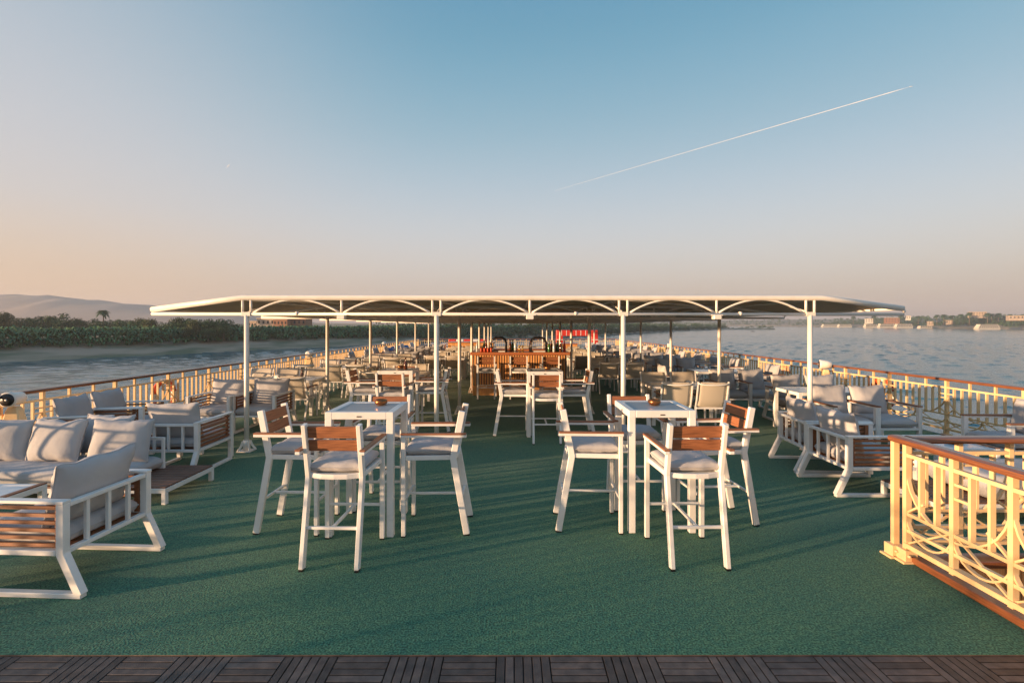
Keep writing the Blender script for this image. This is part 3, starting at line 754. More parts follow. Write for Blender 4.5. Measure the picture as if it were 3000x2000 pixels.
def make_dining_table():
    e = empty('dining_table', label='x', cat='dining table'); a, b = .72, .4
    m = MB()
    for s in (-1, 1): m.b2((s * a - s * .06, -b, .68), (s * a, b, .735)); m.b2((-a + .06, s * b - s * .06, .68), (a - .06, s * b, .7345))
    m.build('table_frame', M['white'], e, bevel=.003)
    for sx in (-1, 1):
        for sy in (-1, 1): m = MB(); m.b2((sx * a, sy * b, .003), (sx * (a - .065), sy * (b - .065), .68)); m.build('leg', M['white'], e, bevel=.003)
    m = MB(); m.b2((-a + .061, -b + .061, .72), (a - .061, b - .061, .731)); m.build('glass_top', M['glasswhite'], e)
    return e
DT = make_dining_table()
# small table things
m = MB(); m.b2((-.055, -.05, 0), (.055, .05, .075)); m.b2((-.04, -.035, .075), (.04, .035, .085)); napk = m.build('napkin_box', M['offwhite'], bevel=.004); napk['category'] = 'napkin box'
m = MB(); m.lathe([(.03, 0), (.034, .004), (.034, .10), (.012, .15), (.011, .19), (.015, .192), (.015, .205)], 12); flask = m.build('bottle', M['bottlebrown']); flask['category'] = 'bottle'
m = MB(); m.lathe([(.03, 0), (.033, .06), (.03, .06), (.028, .01), (0, .008)], 12); pot = m.build('salt_pot', M['dark']); pot['category'] = 'pot'
ords = ['first', 'second', 'third', 'fourth', 'fifth', 'sixth', 'seventh']
def dining_set(x, y, where, far=False, near=(-.33, .33), back=(-.33, .33), ends=(), things=True, jit=.03, w=None):
    J = lambda s: random.uniform(-s, s)
    tl = ('white dining table, ' + where) if not far else 'small white dining table among ' + where
    place(DT, x, y, 0, tl, 'white dining tables' if not far else where)
    side = {-1: 'left', 1: 'right', 0: 'middle'}
    for i, dx in enumerate(near):
        sd = side[(dx > .1) - (dx < -.1)]
        place(DC, x + dx + J(jit), y - .62 + J(jit), J(4), f'{sd} sling chair, near side of {where}' if not far else 'small woven sling chair in ' + where, 'woven sling dining chairs' if not far else where)
    for i, dx in enumerate(back):
        sd = side[(dx > .1) - (dx < -.1)]
        place(DC, x + dx + J(jit), y + .62 + J(jit), 180 + J(4), f'{sd} sling chair, far side of {where}' if not far else 'small woven sling chair in ' + where, 'woven sling dining chairs' if not far else where)
    if things:
        lab = where
        place(napk, x + J(.25), y - .1 + J(.1), J(30), ('white napkin box on ' + where) if not far else 'white napkin box on a table among ' + where, 'napkin boxes' if not far else where, z=.7355)
        place(pot, x + .3 + J(.1), y + .05 + J(.1), 0, ('dark ashtray pot on ' + where) if not far else 'dark pot on a table among ' + where, 'dark pots' if not far else where, z=.7355)
dining_set(3.33, 9.4, 'the dining table behind the near right bar table', near=(-.42, .22), back=(-.36, .28))
dining_set(-4.85, 10.4, 'the first left dining table', near=(-.1, .55), back=(-1.02, -.4, .26))
dining_set(-4.6, 13.4, 'the second left dining table', near=(-.75, -.1, .55), back=(-.8, -.2, .4))
dining_set(-4.4, 16.2, 'the third left dining table', near=(-.6, .0, .6), back=(-.6, .0, .6))
dining_set(-2.75, 11.6, 'the dining table behind the far left bar table', near=(-.33, .33), back=(-.33, .33))
place(DT, 5.30, 12.3, 0, 'white table between the lounge armchairs on the right', 'white dining tables')
place(DT, 5.55, 8.55, 0, 'long white side table behind the open armed pair on the right', 'white dining tables')
place(pot, 5.3, 12.2, 0, 'dark red pot on the white table between right lounge armchairs', 'dark pots', z=.7355)
place(pot, 5.25, 8.4, 0, 'dark pot on the long side table on the right', 'dark pots', z=.7355)
FM = 'far dining sets beyond the bar'
for x, y in ((-2.35, 17.2), (-2.3, 20.2), (3.0, 14.2), (2.7, 17.0), (2.6, 19.6), (2.6, 22.4), (-2.4, 23.2), (.2, 21.0), (.3, 24.0)): dining_set(x, y, FM, far=True)
# bottles standing on dining tables
for x, y, z, lb in [(-4.45, 10.25, .7355, 'tall brown bottle on the first left dining row'), (-4.3, 13.3, .7355, 'tall brown bottle on the second left dining row'),
                 (-2.55, 11.5, .7355, 'brown bottle on the dining table behind the far left bar table'), (-1.86, 8.45, 1.10, 'slim bottle on the far left bar table')]:
    place(flask, x, y, 0, lb, 'brown table bottles', z=z)

# ---------------------------------------------------------------- bar counter
bar = empty('bar_counter', (.22, 12.9, 0), label='slatted wooden bar counter with thick top in the middle of the deck', cat='bar')
bw, bd, bh = 2.66, 2.3, 1.16
m = MB(); m.b2((-bw / 2, 0, bh - .075), (bw / 2, .62, bh)); m.b2((-bw / 2, .621, bh - .074), (-bw / 2 + .55, bd, bh - .001)); m.b2((bw / 2 - .55, .621, bh - .074), (bw / 2, bd, bh - .001)); m.b2((-bw / 2 + .551, bd - .5, bh - .074), (bw / 2 - .551, bd, bh - .001))
m.build('counter_top', M['barwoodx'], bar, bevel=.006)
m = MB(); n = 36
for k in range(n):
    x = -bw / 2 + .1 + k * (bw - .2) / n; m.b2((x, .09, .27), (x + (bw - .2) / n * .62, .115, bh - .075))
m.build('front_slats', M['barwood'], bar)
m = MB(); m.b2((-bw / 2 + .09, .116, .26), (bw / 2 - .09, .16, bh - .076)); m.build('front_panel', M['darkgrey'], bar)
m = MB(); m.b2((-bw / 2 + .06, .06, .003), (bw / 2 - .06, .17, .26)); m.build('plinth', M['barwood'], bar, bevel=.004)
for sx in (-1, 1):
    m = MB()
    for k in range(18):
        z = .28 + k * .044; m.b2((sx * (bw / 2 - .09) - .012, .17, z), (sx * (bw / 2 - .09) + .012, bd - .1, z + .03))
    m.b2((sx * (bw / 2 - .09) - .01, .17, .003), (sx * (bw / 2 - .09) + .01, bd - .1, .27)); m.build('side_slats', M['barwood'], bar)
m = MB(); m.b2((-bw / 2 + .1, bd - .15, .003), (bw / 2 - .1, bd - .1, bh - .076)); m.build('back_panel', M['barwood'], bar)
# display cases with black arched frames
def make_case():
    e = empty('display_case', label='x', cat='display case'); w, hh, d = .42, .38, .34
    for y in (0, d):
        pts = [(-w / 2, y, 0), (-w / 2, y, hh * .55), (-w / 2 + .04, y, hh * .85), (-w / 2 + .11, y, hh), (w / 2 - .11, y, hh), (w / 2 - .04, y, hh * .9), (w / 2, y, hh * .6), (w / 2, y, 0)]
        m = MB(); m.tube(pts, .030, 8); m.build('frame', M['dark'], e)
    m = MB(); m.b2((-w / 2, .0, .0), (w / 2, d, .03)); m.build('tray', M['offwhite'], e)
    for z in (.13, .24): m = MB(); m.b2((-w / 2 + .02, .03, z), (w / 2 - .02, d - .03, z + .012)); m.build('shelf', M['offwhite'], e)
    return e
DCASE = make_case()
place(DCASE, -.37, 13.1, 0, 'black arched display case on the left half of the bar', 'black display cases', z=bh)
place(DCASE, .72, 13.1, 0, 'black arched display case on the right half of the bar', 'black display cases', z=bh)
bt = {}
for nm, mm_ in (('g', 'bottlegreen'), ('b', 'bottlebrown'), ('c', 'bottleclear'), ('r', 'red')):
    m = MB(); m.lathe([(.032, 0), (.036, .01), (.036, .17), (.014, .23), (.013, .29), (.016, .292), (.016, .31)], 12); o = m.build('bottle', M[mm_]); o['category'] = 'bottle'; bt[nm] = o
cn_ = {'g': 'green', 'b': 'brown', 'c': 'clear', 'r': 'red'}
row = [('g', 1.00, 13.05), ('b', 1.08, 13.2), ('c', 1.13, 13.02), ('r', 1.18, 13.25), ('g', 1.22, 13.08), ('c', 1.27, 13.3), ('b', 1.31, 13.05), ('g', 1.34, 13.3), ('r', 1.42, 13.1), ('b', .50, 13.2),
       ('g', -.77, 13.3), ('c', -.95, 13.2), ('b', -.70, 13.2), ('b', -.05, 13.9), ('g', .02, 13.95), ('c', .1, 13.9)]
for q, x, y in row:
    sd = 'the right end of the bar' if x > .9 else ('the left end of the bar' if x < -.5 else 'the middle of the bar between display cases')
    place(bt[q], x, y, 0, f'{cn_[q]} glass bottle standing on {sd}', 'bottles on the bar', z=bh)
m = MB(); m.lathe([(.024, 0), (.03, .11), (.027, .11), (.022, .008), (0, .006)], 12); gl = m.build('drinking_glass', M['orange']); gl['category'] = 'glass'
for k in range(7): place(gl, -.83 + .045 * k, 13.05 + .05 * (k % 2), 0, 'orange red tumbler in the row left of the display cases on the bar', 'tumblers on the bar', z=bh)
m = MB(); m.lathe([(.035, 0), (.035, .012), (.014, .02), (.014, .14), (.028, .15), (.028, .175), (0, .18)], 12); tp = m.build('beer_tap', M['gold']); tp['category'] = 'beer tap'
place(tp, .20, 13.1, 0, 'brass beer tap on the bar, left of its pair', 'brass taps', z=bh); place(tp, .29, 13.1, 0, 'brass beer tap on the bar, right of its pair', 'brass taps', z=bh)

# ---------------------------------------------------------------- far deck things
def wood_box(x, y, w, d, h, label):
    e = empty('wooden_tub', (x, y, 0), label=label, cat='pool tub')
    m = MB(); n = int(w / .12)
    for k in range(n): xx = -w / 2 + k * w / n; m.b2((xx, -d / 2, .02), (xx + w / n - .008, -d / 2 + .03, h - .051)); m.b2((xx, d / 2 - .03, .02), (xx + w / n - .008, d / 2, h - .051))
    m.b2((-w / 2, -d / 2 + .031, .02), (-w / 2 + .03, d / 2 - .031, h - .051)); m.b2((w / 2 - .03, -d / 2 + .031, .02), (w / 2, d / 2 - .031, h - .051)); m.build('side_boards', M['barwood'], e)
    m = MB(); m.b2((-w / 2 - .03, -d / 2 - .03, h - .05), (w / 2 + .03, d / 2 + .03, h)); m.build('top_edge', M['barwoodx'], e, bevel=.005)
wood_box(-2.3, 27.6, 2.5, 1.6, .98, 'orange wooden tub surround far behind the bar at left')
wood_box(2.55, 25.2, 1.5, 1.6, .98, 'orange wooden tub surround far behind the bar at right')
e = empty('red_arch', (4.1, 30.6, 0), label='red arch with white stripes at the far end of the deck', cat='arch')
for sx in (-1, 1):
    m = MB(); m.b2((sx * 1.1 - .2, -.25, 0), (sx * 1.1 + .2, .25, 1.25)); m.build('pillar', M['red'], e, bevel=.02)
m = MB(); m.b2((-1.3, -.25, 1.251), (1.3, .25, 1.62)); m.build('lintel', M['red'], e, bevel=.03)
m = MB()
for k in range(7): m.b2((-1.0 + k * .3, -.256, 1.27), (-.965 + k * .3, -.251, 1.60))
for sx in (-1, 1):
    for z in (.3, .65, 1.0): m.b2((sx * 1.1 - .2, -.256, z), (sx * 1.1 + .2, -.251, z + .04))
m.build('white_stripes', M['offwhite'], e)
e = empty('red_bench', (-2.9, 31.5, 0), label='low red and white padded bench at the far left end of the deck', cat='bench')
for k in range(5):
    m = MB(); m.b2((-1.2 + k * .49, -.2, .45), (-1.2 + k * .49 + .47, .2, 1.02)); m.build('pad', M['red'] if k % 2 == 0 else M['offwhite'], e, bevel=.03)
m = MB(); m.b2((-1.25, -.22, 0), (1.25, .22, .449)); m.build('base', M['barwood'], e)
# sun loungers with blue towels far left
def make_lounger():
    e = empty('sun_lounger', label='x', cat='sun lounger')
    m = MB(); m.path([(0, -.9, .33), (0, .25, .33), (0, .85, .72)], .6, .04); m.build('bed', M['fabric'], e)
    for sx in (-1, 1):
        for y in (-.8, .3): m = MB(); m.b2((sx * .29 - .02, y - .02, 0), (sx * .29 + .02, y + .02, .33)); m.build('leg', M['white'], e)
    m = MB(); m.path([(0, -.2, .36), (0, .25, .36), (0, .84, .745)], .5, .02); m.build('towel', M['towelblue'], e)
    return e
LG = make_lounger()
for k, y in enumerate((24.2, 26.0, 27.8)): place(LG, -6.0, y, 30, 'sun lounger with blue towel by the far left railing', 'far left loungers')

# lifebuoys on the rails
def make_buoy():
    e = empty('lifebuoy', label='x', cat='lifebuoy')
    n = 40; Rr, rr = .28, .05
    for nm, par, want in (('ring', M['orange'], 0), ('band', M['offwhite'], 1)):
        for q in range(4):
            a0, a1 = (q * 90 + 14, q * 90 + 76) if want == 0 else (q * 90 - 14, q * 90 + 14)
            pts = [(0, Rr * math.cos(R(a0 + (a1 - a0) * k / 10)), Rr * math.sin(R(a0 + (a1 - a0) * k / 10))) for k in range(11)]
            m = MB(); m.tube(pts, rr + .001 * want, 10); m.build(nm, par, e)
    return e
LB = make_buoy()
for x, y, lb in [(XL - .085, 9.4, 'orange lifebuoy hung on the left railing behind the armchairs'), (XL - .085, 6.15, 'orange lifebuoy at the left picture edge below the floodlight'),
                 (XR + .085, 9.8, 'orange lifebuoy on the right railing, right of the floodlight'), (XR + .085, 13.4, 'orange lifebuoy on the right railing, left of the floodlight')]:
    place(LB, x, y, 0, lb, 'orange lifebuoys', z=.5)
# deck floodlights
def make_flood():
    e = empty('deck_floodlight', label='x', cat='floodlight')
    m = MB(); vs = []
    for z, w, d in ((0, .13, .11), (.45, .12, .10), (.62, .11, .09), (.82, .075, .06), (.86, .05, .05)): vs += [(-w, -d, z), (w, -d, z), (w, d, z), (-w, d, z)]
    m.add(vs, [(3, 2, 1, 0), (16, 17, 18, 19)] + [(q * 4 + i, q * 4 + (i + 1) % 4, q * 4 + 4 + (i + 1) % 4, q * 4 + 4 + i) for q in range(4) for i in range(4)]); m.build('bracket', M['cream'], e, bevel=.015)
    m = MB(); m.lathe([(.05, -.11), (.085, -.10), (.09, .0), (.105, .09), (.105, .13), (.094, .135)], 20, (0, 0, .97), rx(90)); m.build('housing', M['canopyframe'], e)
    m = MB(); m.lathe([(.088, .0), (.088, .006), (.03, .010), (0, .010)], 20, (0, -.136, .97), rx(90)); m.build('lens', M['dark'], e)
    m = MB(); m.lathe([(.014, .0), (.014, .006), (0, .006)], 10, (0, -.151, .97), rx(90)); m.build('badge', M['offwhite'], e)
    return e
FL = make_flood()
for x, y, a, lb in [(XL + .14, 6.36, 12, 'grey deck floodlight with black lens at the left picture edge'), (XL + .14, 15.6, 180, 'small pale deck floodlight halfway along the left railing'),
                  (XL + .14, 24.7, 180, 'tiny pale deck floodlight far along the left railing'), (XR - .16, 11.2, -112, 'cream deck floodlight on the right railing beside the right canopy post'), (XR - .16, 22.2, -110, 'small cream deck floodlight far along the right railing')]:
    place(FL, x, y, a, lb, 'deck floodlights', scale=1.0 if y > 7 else .93)
#====LAND====
# ---------------------------------------------------------------- river banks
def land(name, line, prof, out, m_):
    """line: waterline points; prof: (offset inland, height); out: +1/-1 side"""
    m = MB(); N = []; k = len(prof); vs = []; fs = []
    L = [V((x, y, 0)) for x, y in line]; D = []
    for i in range(len(L) - 1):
        n = max(1, int((L[i + 1] - L[i]).length / 9))
        for q in range(n): D.append(L[i].lerp(L[i + 1], q / n))
    D.append(L[-1])
    for i, p in enumerate(D):
        t = (D[min(i + 2, len(D) - 1)] - D[max(i - 2, 0)]).normalized(); nn = V((-t.y, t.x, 0)) * out
        for (o, h_) in prof:
            j = noise.noise(V((p.x * .05, p.y * .05, o * .1))); q = p + nn * (o + (2.0 * j if o < 40 else 0))
            vs.append((q.x, q.y, wz(q.y) + h_ * (1 + .15 * noise.noise(V((q.x * .06, q.y * .06, 3)))) ))
    for i in range(len(D) - 1):
        for j in range(k - 1): fs.append((i * k + j, i * k + j + 1, (i + 1) * k + j + 1, (i + 1) * k + j))
    m.add(vs, fs, True); o = m.build(name, m_); tag(o, kind='structure'); return D
BLINE = [(-175, 30), (-150, 75), (-122, 115), (-106, 137), (-92, 163), (-72, 192), (-48, 232), (-25, 268), (0, 303), (34, 338), (70, 375), (112, 455), (160, 530), (225, 640), (330, 760), (400, 900)]
LP = land('left_river_bank', BLINE, [(-6, -2), (0, -.3), (3, 1.0), (8, 2.2), (13, 4.0), (16, 4.6), (40, 4.8), (120, 5), (420, 6), (1500, 12)], 1, M['mud'])
RLINE = [(1100, 300), (900, 560), (812, 720), (800, 800), (812, 900), (835, 1050), (860, 1270), (920, 1700), (700, 2300), (300, 2800), (-200, 3000)]
RP_ = land('right_river_bank', RLINE, [(-6, -2), (0, -.2), (8, 2.5), (20, 4.5), (80, 12), (200, 19), (500, 26), (900, 28)], -1, M['mud'])
# island tip
im = MB(); vs = []; fs = []
for i in range(25):
    x = 230 + i * 8.0; wd = 24 * math.sin(math.pi * min(1, max(.03, (i + 1) / 26))) ** .6
    for j in range(7):
        u = -1 + j / 3; y = 745 + i * 1.5 + u * wd; vs.append((x, y, wz(y) - .5 + 2.4 * (1 - u * u) + .8 * noise.noise(V((x * .05, y * .1, 0)))))
for i in range(24):
    for j in range(6): fs.append((i * 7 + j, i * 7 + j + 1, i * 7 + 8 + j, i * 7 + 7 + j))
im.add(vs, fs, True); tag(im.build('river_island', M['mud']), kind='structure')
# hills
hm = MB(); vs = []; fs = []; NX, NY = 90, 12
for i in range(NX):
    for j in range(NY):
        x = -2600 + i * 26; y = 1250 + j * 60
        px = 1500 + x / y * FPX
        ridge = 101 * max(0, 1 - max(0, (px - 60)) / 900) ** .8 * (1 + .10 * noise.noise(V((x * .006, 4, 0)))) + 6 * noise.noise(V((x * .012, y * .004, 2)))
        if px < 210: ridge += 6 * (1 - abs(px - 150) / 60) if abs(px - 150) < 60 else 0
        z = max(0, ridge) * math.sin(math.pi * min(1, (j + .001) / (NY - 1))) ** .6 + 5 * noise.noise(V((x * .02, y * .02, 0))) - 6 * (1 - abs(noise.noise(V((x * .011, y * .004, 9))))) ** 3 * min(1, ridge / 60)
        vs.append((x, y, wz(y) + 4 + max(0, z)))
for i in range(NX - 1):
    for j in range(NY - 1): fs.append((i * NY + j, (i + 1) * NY + j, (i + 1) * NY + j + 1, i * NY + j + 1))
hm.add(vs, fs, True); tag(hm.build('desert_hills', M['hill']), kind='structure')

# ---------------------------------------------------------------- vegetation
def leaf(m, p, s, rnd):
    a = V((rnd.gauss(0, 1), rnd.gauss(0, 1), rnd.gauss(0, .7))).normalized(); b = a.orthogonal().normalized(); b.rotate(Matrix.Rotation(rnd.uniform(0, 6.28), 3, a))
    c = a.cross(b); l, w = s * rnd.uniform(.7, 1.3), s * rnd.uniform(.35, .6)
    m.add([p - b * l * .5, p + c * w * .5, p + b * l * .5, p - c * w * .5], [(0, 1, 2, 3)])
def crown(m, c, r, n, s, rnd, lumps=7):
    L = [(V(c) + V((rnd.uniform(-.6, .6) * r[0], rnd.uniform(-.6, .6) * r[1], rnd.uniform(-.5, .6) * r[2])), rnd.uniform(.35, .6)) for _ in range(lumps)]
    for _ in range(n):
        q, k = rnd.choice(L); d = V((rnd.gauss(0, 1), rnd.gauss(0, 1), rnd.gauss(0, 1))).normalized() * (rnd.random() ** .35)
        leaf(m, q + V((d.x * r[0] * k, d.y * r[1] * k, d.z * r[2] * k)), s, rnd)
def make_tree(name, h, w, n, s, seed, mt, label):
    rnd = random.Random(seed); e = empty(name, label=label, cat='tree')
    m = MB(); top = V((rnd.uniform(-.3, .3), rnd.uniform(-.3, .3), h * .55)); m.tube([(0, 0, -.5), (.1, 0, h * .25), tuple(top)], .2, 7, taper=[.32, .24, .12])
    for k in range(5): 
        a = rnd.uniform(0, 6.28); m.tube([(.1, 0, h * (.2 + .05 * k)), (w * .3 * math.cos(a), w * .3 * math.sin(a), h * (.45 + .05 * k))], .1, 5, taper=[.12, .05])
    m.build('trunk', M['bark'], e)
    m = MB(); crown(m, (0, 0, h * .58), (w, w, h * .48), n, s, rnd, 9); m.build('crown', mt, e); return e
T = [make_tree('broadleaf_tree', 8.5, 4.6, 1500, .62, 21, M['foliage'], 'x'), make_tree('broadleaf_tree', 7, 4.2, 1300, .6, 22, M['foliage'], 'x'), make_tree('broadleaf_tree', 9.5, 4.4, 1500, .62, 23, M['foliage2'], 'x')]
def make_palm(seed, h, dense=46):
    rnd = random.Random(seed); e = empty('palm_tree', label='x', cat='palm tree')
    m = MB(); m.tube([(0, 0, -.5), (.15, 0, h * .5), (.05, 0, h)], .25, 8, taper=[.35, .24, .22]); m.build('trunk', M['bark'], e)
    m = MB()
    for k in range(dense):
        a = rnd.uniform(0, 6.28); el = rnd.uniform(-.5, 1.1); L = rnd.uniform(2.3, 3.0); d = V((math.cos(a), math.sin(a), 0)); pr = None
        for i in range(6):
            u = i / 5; p = V((.05, 0, h)) + d * L * u * math.cos(el * (1 - u * .3)) + V((0, 0, L * (u * math.sin(el) - .75 * u * u)))
            if pr is not None:
                sd = d.cross(V((0, 0, 1))); w = .42 * (1 - abs(u - .5))
                m.add([pr - sd * w + V((0, 0, -.12)), pr, p, p - sd * w + V((0, 0, -.12))], [(0, 1, 2, 3)]); m.add([pr, pr + sd * w + V((0, 0, -.12)), p + sd * w + V((0, 0, -.12)), p], [(0, 1, 2, 3)])
            pr = p
    m.build('crown', M['foliage'], e); return e
PALM = make_palm(3, 8)
def at(px, d): return ((px - 1500) / FPX * d, d)
def put(proto, px, d, lb, grp, sc, hz=4.7):
    x, y = at(px, d); place(proto, x, y, random.uniform(0, 360), lb, grp, z=wz(y) + hz, scale=sc)
GTR = 'trees on the left river bank'
for k, (px, d, v, sc) in enumerate([(-20, 200, 0, 1.0), (130, 200, 0, .95), (235, 210, 2, .95), (285, 200, 1, .95), (355, 200, 0, .95), (395, 195, 1, .95), (425, 200, 0, .95), (80, 212, 1, .95), (185, 198, 1, .9), (10, 210, 1, 1.0), (-60, 190, 0, 1.15), (25, 195, 2, 1.05), (60, 205, 1, 1.0), (100, 215, 1, .98), (165, 205, 0, 1.12), (205, 215, 1, 1.0), (262, 205, 0, 1.0), (335, 215, 1, 1.02), (375, 210, 1, 1.0), (415, 205, 2, .95), (140, 220, 2, .9), (300, 225, 0, .9)]):
    put(T[v], px, d, ['broad dark tree behind the crop field at left', 'rounded low tree in the row behind the crop field', 'tall olive coloured tree behind the crop field'][v], GTR, sc * (1.04 if px < 190 else .88), 4.2)
for k, (px, d, v, sc) in enumerate([(448, 176, 2, .88), (490, 172, 0, .84), (525, 180, 2, .95), (560, 172, 1, 1.05), (595, 176, 0, .95), (630, 180, 0, .96), (665, 184, 1, 1.0), (480, 160, 1, .62), (545, 158, 2, .55), (610, 162, 1, .6), (655, 166, 1, .7), (690, 190, 1, .8), (510, 166, 0, .8), (580, 164, 2, .8), (640, 168, 0, .85), (540, 168, 0, .9), (615, 168, 1, .95)]):
    put(T[v], px, d, ['dark leafy tree in the clump left of the first canopy post', 'dense bushy tree in the clump left of the first canopy post', 'thin brownish tree in the clump left of the first canopy post'][v], 'tree clump left of the canopy post', sc, 3.2)
x, y = at(302, 222); place(PALM, x, y, 0, 'lone date palm standing above the trees on the left bank', z=wz(y) + 6.6)
for k, (px, d, sc) in enumerate([(2745, 830, 1.9), (2790, 840, 1.8), (2815, 860, 2.1), (2840, 845, 2.4), (2925, 860, 2.3), (2765, 850, 2.0), (2560, 1060, 2.2), (2640, 1000, 2.2), (2500, 1150, 2.2), (2960, 830, 2.0), (2893, 850, 2.3), (2905, 860, 2.2), (2990, 800, 1.8), (2690, 900, 1.8)]):
    put(PALM, px, d, 'distant palm tree above the right bank houses', 'palms on the right bank', sc, 8)

# crops and far woods (one mass each)
rnd = random.Random(5)
m = MB()
def plant(m, x, y, z, h, rnd, nl=6):
    for k in range(nl):
        a = rnd.uniform(0, 6.28); d = V((math.cos(a), math.sin(a), 0)); sd = V((-d.y, d.x, 0)); L = h * rnd.uniform(.35, .6); b = V((x, y, z + h * rnd.uniform(.25, .7))); w = rnd.uniform(.16, .34)
        p1 = b + d * L * .5 + V((0, 0, L * .6)); p2 = b + d * L + V((0, 0, L * rnd.uniform(-.1, .6)))
        m.add([b - sd * w * .4, b + sd * w * .4, p1 + sd * w, p1 - sd * w], [(0, 1, 2, 3)]); m.add([p1 - sd * w, p1 + sd * w, p2], [(0, 1, 2)])
for i in range(len(LP) - 1):
    p, q = LP[i], LP[i + 1]; 
    if q.y < 60 or p.y > 330: continue
    t_ = (q - p).normalized(); nn = V((-t_.y, t_.x, 0))
    for _ in range(int((q - p).length * 19)):
        o = rnd.uniform(8.5, 40) if rnd.random() > .3 else rnd.uniform(8.0, 17)
        pt = p.lerp(q, rnd.random()) + nn * o; hh = rnd.uniform(2.6, 4.0) * (1.0 + .15 * noise.noise(pt * .08)) * min(1, .55 + max(0, o - 8) * .12)
        plant(m, pt.x, pt.y, wz(pt.y) + min(4.4, max(1.5, (o - 1) * .30)), hh, rnd)
tag(m.build('crop_field', M['crop']), 'green banana and cane field on top of the left river bank', 'crops', kind='stuff')
m = MB()
for i in range(len(LP) - 1):
    p, q = LP[i], LP[i + 1]
    if p.y < 215: continue
    t_ = (q - p).normalized(); nn = V((-t_.y, t_.x, 0)); dens = .75 if p.y < 600 else .4
    for _ in range(max(1, int((q - p).length * dens))):
        pt = p.lerp(q, rnd.random()) + nn * rnd.uniform(3, 60); hh = rnd.uniform(6, 13) * (1 if p.y < 500 else .75) * (.45 if p.y < 250 else 1)
        crown(m, (pt.x, pt.y, wz(pt.y) + 1.5 + hh * .5), (hh * .6, hh * .6, hh * .6), 110, 1.2, rnd, 4)
for i in range(len(LP) - 1):
    p, q = LP[i], LP[i + 1]
    if p.y < 240: continue
    t_ = (q - p).normalized(); nn = V((-t_.y, t_.x, 0))
    for _ in range(max(1, int((q - p).length * .9))):
        pt = p.lerp(q, rnd.random()) + nn * rnd.uniform(1, 12); hh = rnd.uniform(2.5, 6)
        crown(m, (pt.x, pt.y, wz(pt.y) + .5 + hh * .4), (hh * .9, hh * .9, hh * .6), 60, 1.2, rnd, 3)
tag(m.build('far_woodland', M['foliage']), 'distant dark woodland along the left bank ahead of the ship', 'woodland', kind='stuff')
m = MB()
for i in range(len(RP_) - 1):
    p, q = RP_[i], RP_[i + 1]
    if p.y < 500: continue
    t_ = (q - p).normalized(); nn = V((t_.y, -t_.x, 0))
    for _ in range(max(1, int((q - p).length * (1.0 if p.y < 1400 else .25)))):
        o = 12 + 180 * rnd.random() ** 1.3; pt = p.lerp(q, rnd.random()) + nn * o; hh = rnd.uniform(5, 10)
        crown(m, (pt.x, pt.y, wz(pt.y) + 3 + min(o * .12, 10 + o * .05) + hh * .3), (hh * .75, hh * .75, hh * .5), 46, 2.6, rnd, 4)
for _ in range(26):
    x = 230 + rnd.random() * 190; pt = V((x, 748 + (x - 230) * .19, 0)); hh = rnd.uniform(1.5, 4) if x < 370 else rnd.uniform(3, 7)
    crown(m, (pt.x, pt.y, wz(pt.y) + 1.5 + hh * .4), (hh * 1.2, hh, hh * .5), 50, 1.5, rnd, 3)
for _ in range(150):
    x, y = at(2868 + rnd.gauss(0, 62), rnd.uniform(850, 930)); k = max(0, 1 - abs(x / y * FPX + 1500 - 2868) / 150); hh = rnd.uniform(4, 8)
    crown(m, (x, y, wz(y) + 8 + 13 * k * rnd.random()), (hh * .8, hh * .8, hh * .6), 46, 2.2, rnd, 4)
tag(m.build('right_bank_greenery', M['foliage']), 'hazy belt of distant trees along the right bank and island', 'trees', kind='stuff')

# ---------------------------------------------------------------- distant buildings
def building(px, d, w, dp, h, base, label, mt='plaster', nw=4, rows=2, rotd=0):
    x, y = at(px, d); e = empty('house', (x, y, wz(y) + base), R(rotd), label=label, cat='house')
    m = MB(); m.b2((-w / 2, -dp / 2, -3), (w / 2, dp / 2, h)); m.build('wall', M[mt], e)
    m = MB(); m.b2((-w / 2 - .3, -dp / 2 - .3, h + .002), (w / 2 + .3, dp / 2 + .3, h + .5)); m.build('roof', M['plaster'], e)
    for r_ in range(rows):
        for k in range(nw):
            m = MB(); xx = -w / 2 + w * (k + .5) / nw; zz = h * (r_ + .45) / rows
            m.b2((xx - w / nw * .2, -dp / 2 - .06, zz - h / rows * .2), (xx + w / nw * .2, -dp / 2 + .1, zz + h / rows * .25)); m.build('window', M['window'], e)
    return e
for a in [(790, 250, 9, 8, 6.5, 5, 'pale house behind the trees right of the first canopy post', 'plaster'), (832, 245, 7, 8, 6, 5, 'brick house beyond the crop field, left of a pair', 'brick'),
          (880, 250, 9, 8, 6.5, 5, 'brick house beyond the crop field, right of a pair', 'brick'), (745, 262, 6, 7, 5, 5, 'small pale house almost hidden behind the first canopy post', 'plaster')]:
    building(*a)
for a in [(2862, 880, 22, 14, 8, 22, 'big sunlit building on the hill above the right bank', 'plaster', 6, 3), (2612, 1010, 24, 14, 9, 12, 'orange house among trees behind the moored boats', 'brick', 5, 2),
          (2660, 1000, 8, 8, 6, 19, 'small white tower house on the right bank skyline', 'boatwhite', 2, 2), (2985, 800, 28, 12, 5, 17, 'long flat house at the right picture edge', 'plaster', 6, 1),
          (2725, 900, 8, 8, 5, 8, 'pale hut right of the moored boats', 'plaster', 2, 2), (2780, 880, 9, 8, 5, 10, 'plaster house left of the hilltop building', 'plaster', 3, 2), (2545, 1080, 14, 10, 8, 12, 'white house above the row of moored boats', 'boatwhite', 3, 2)]:
    building(*a, rotd=-28)
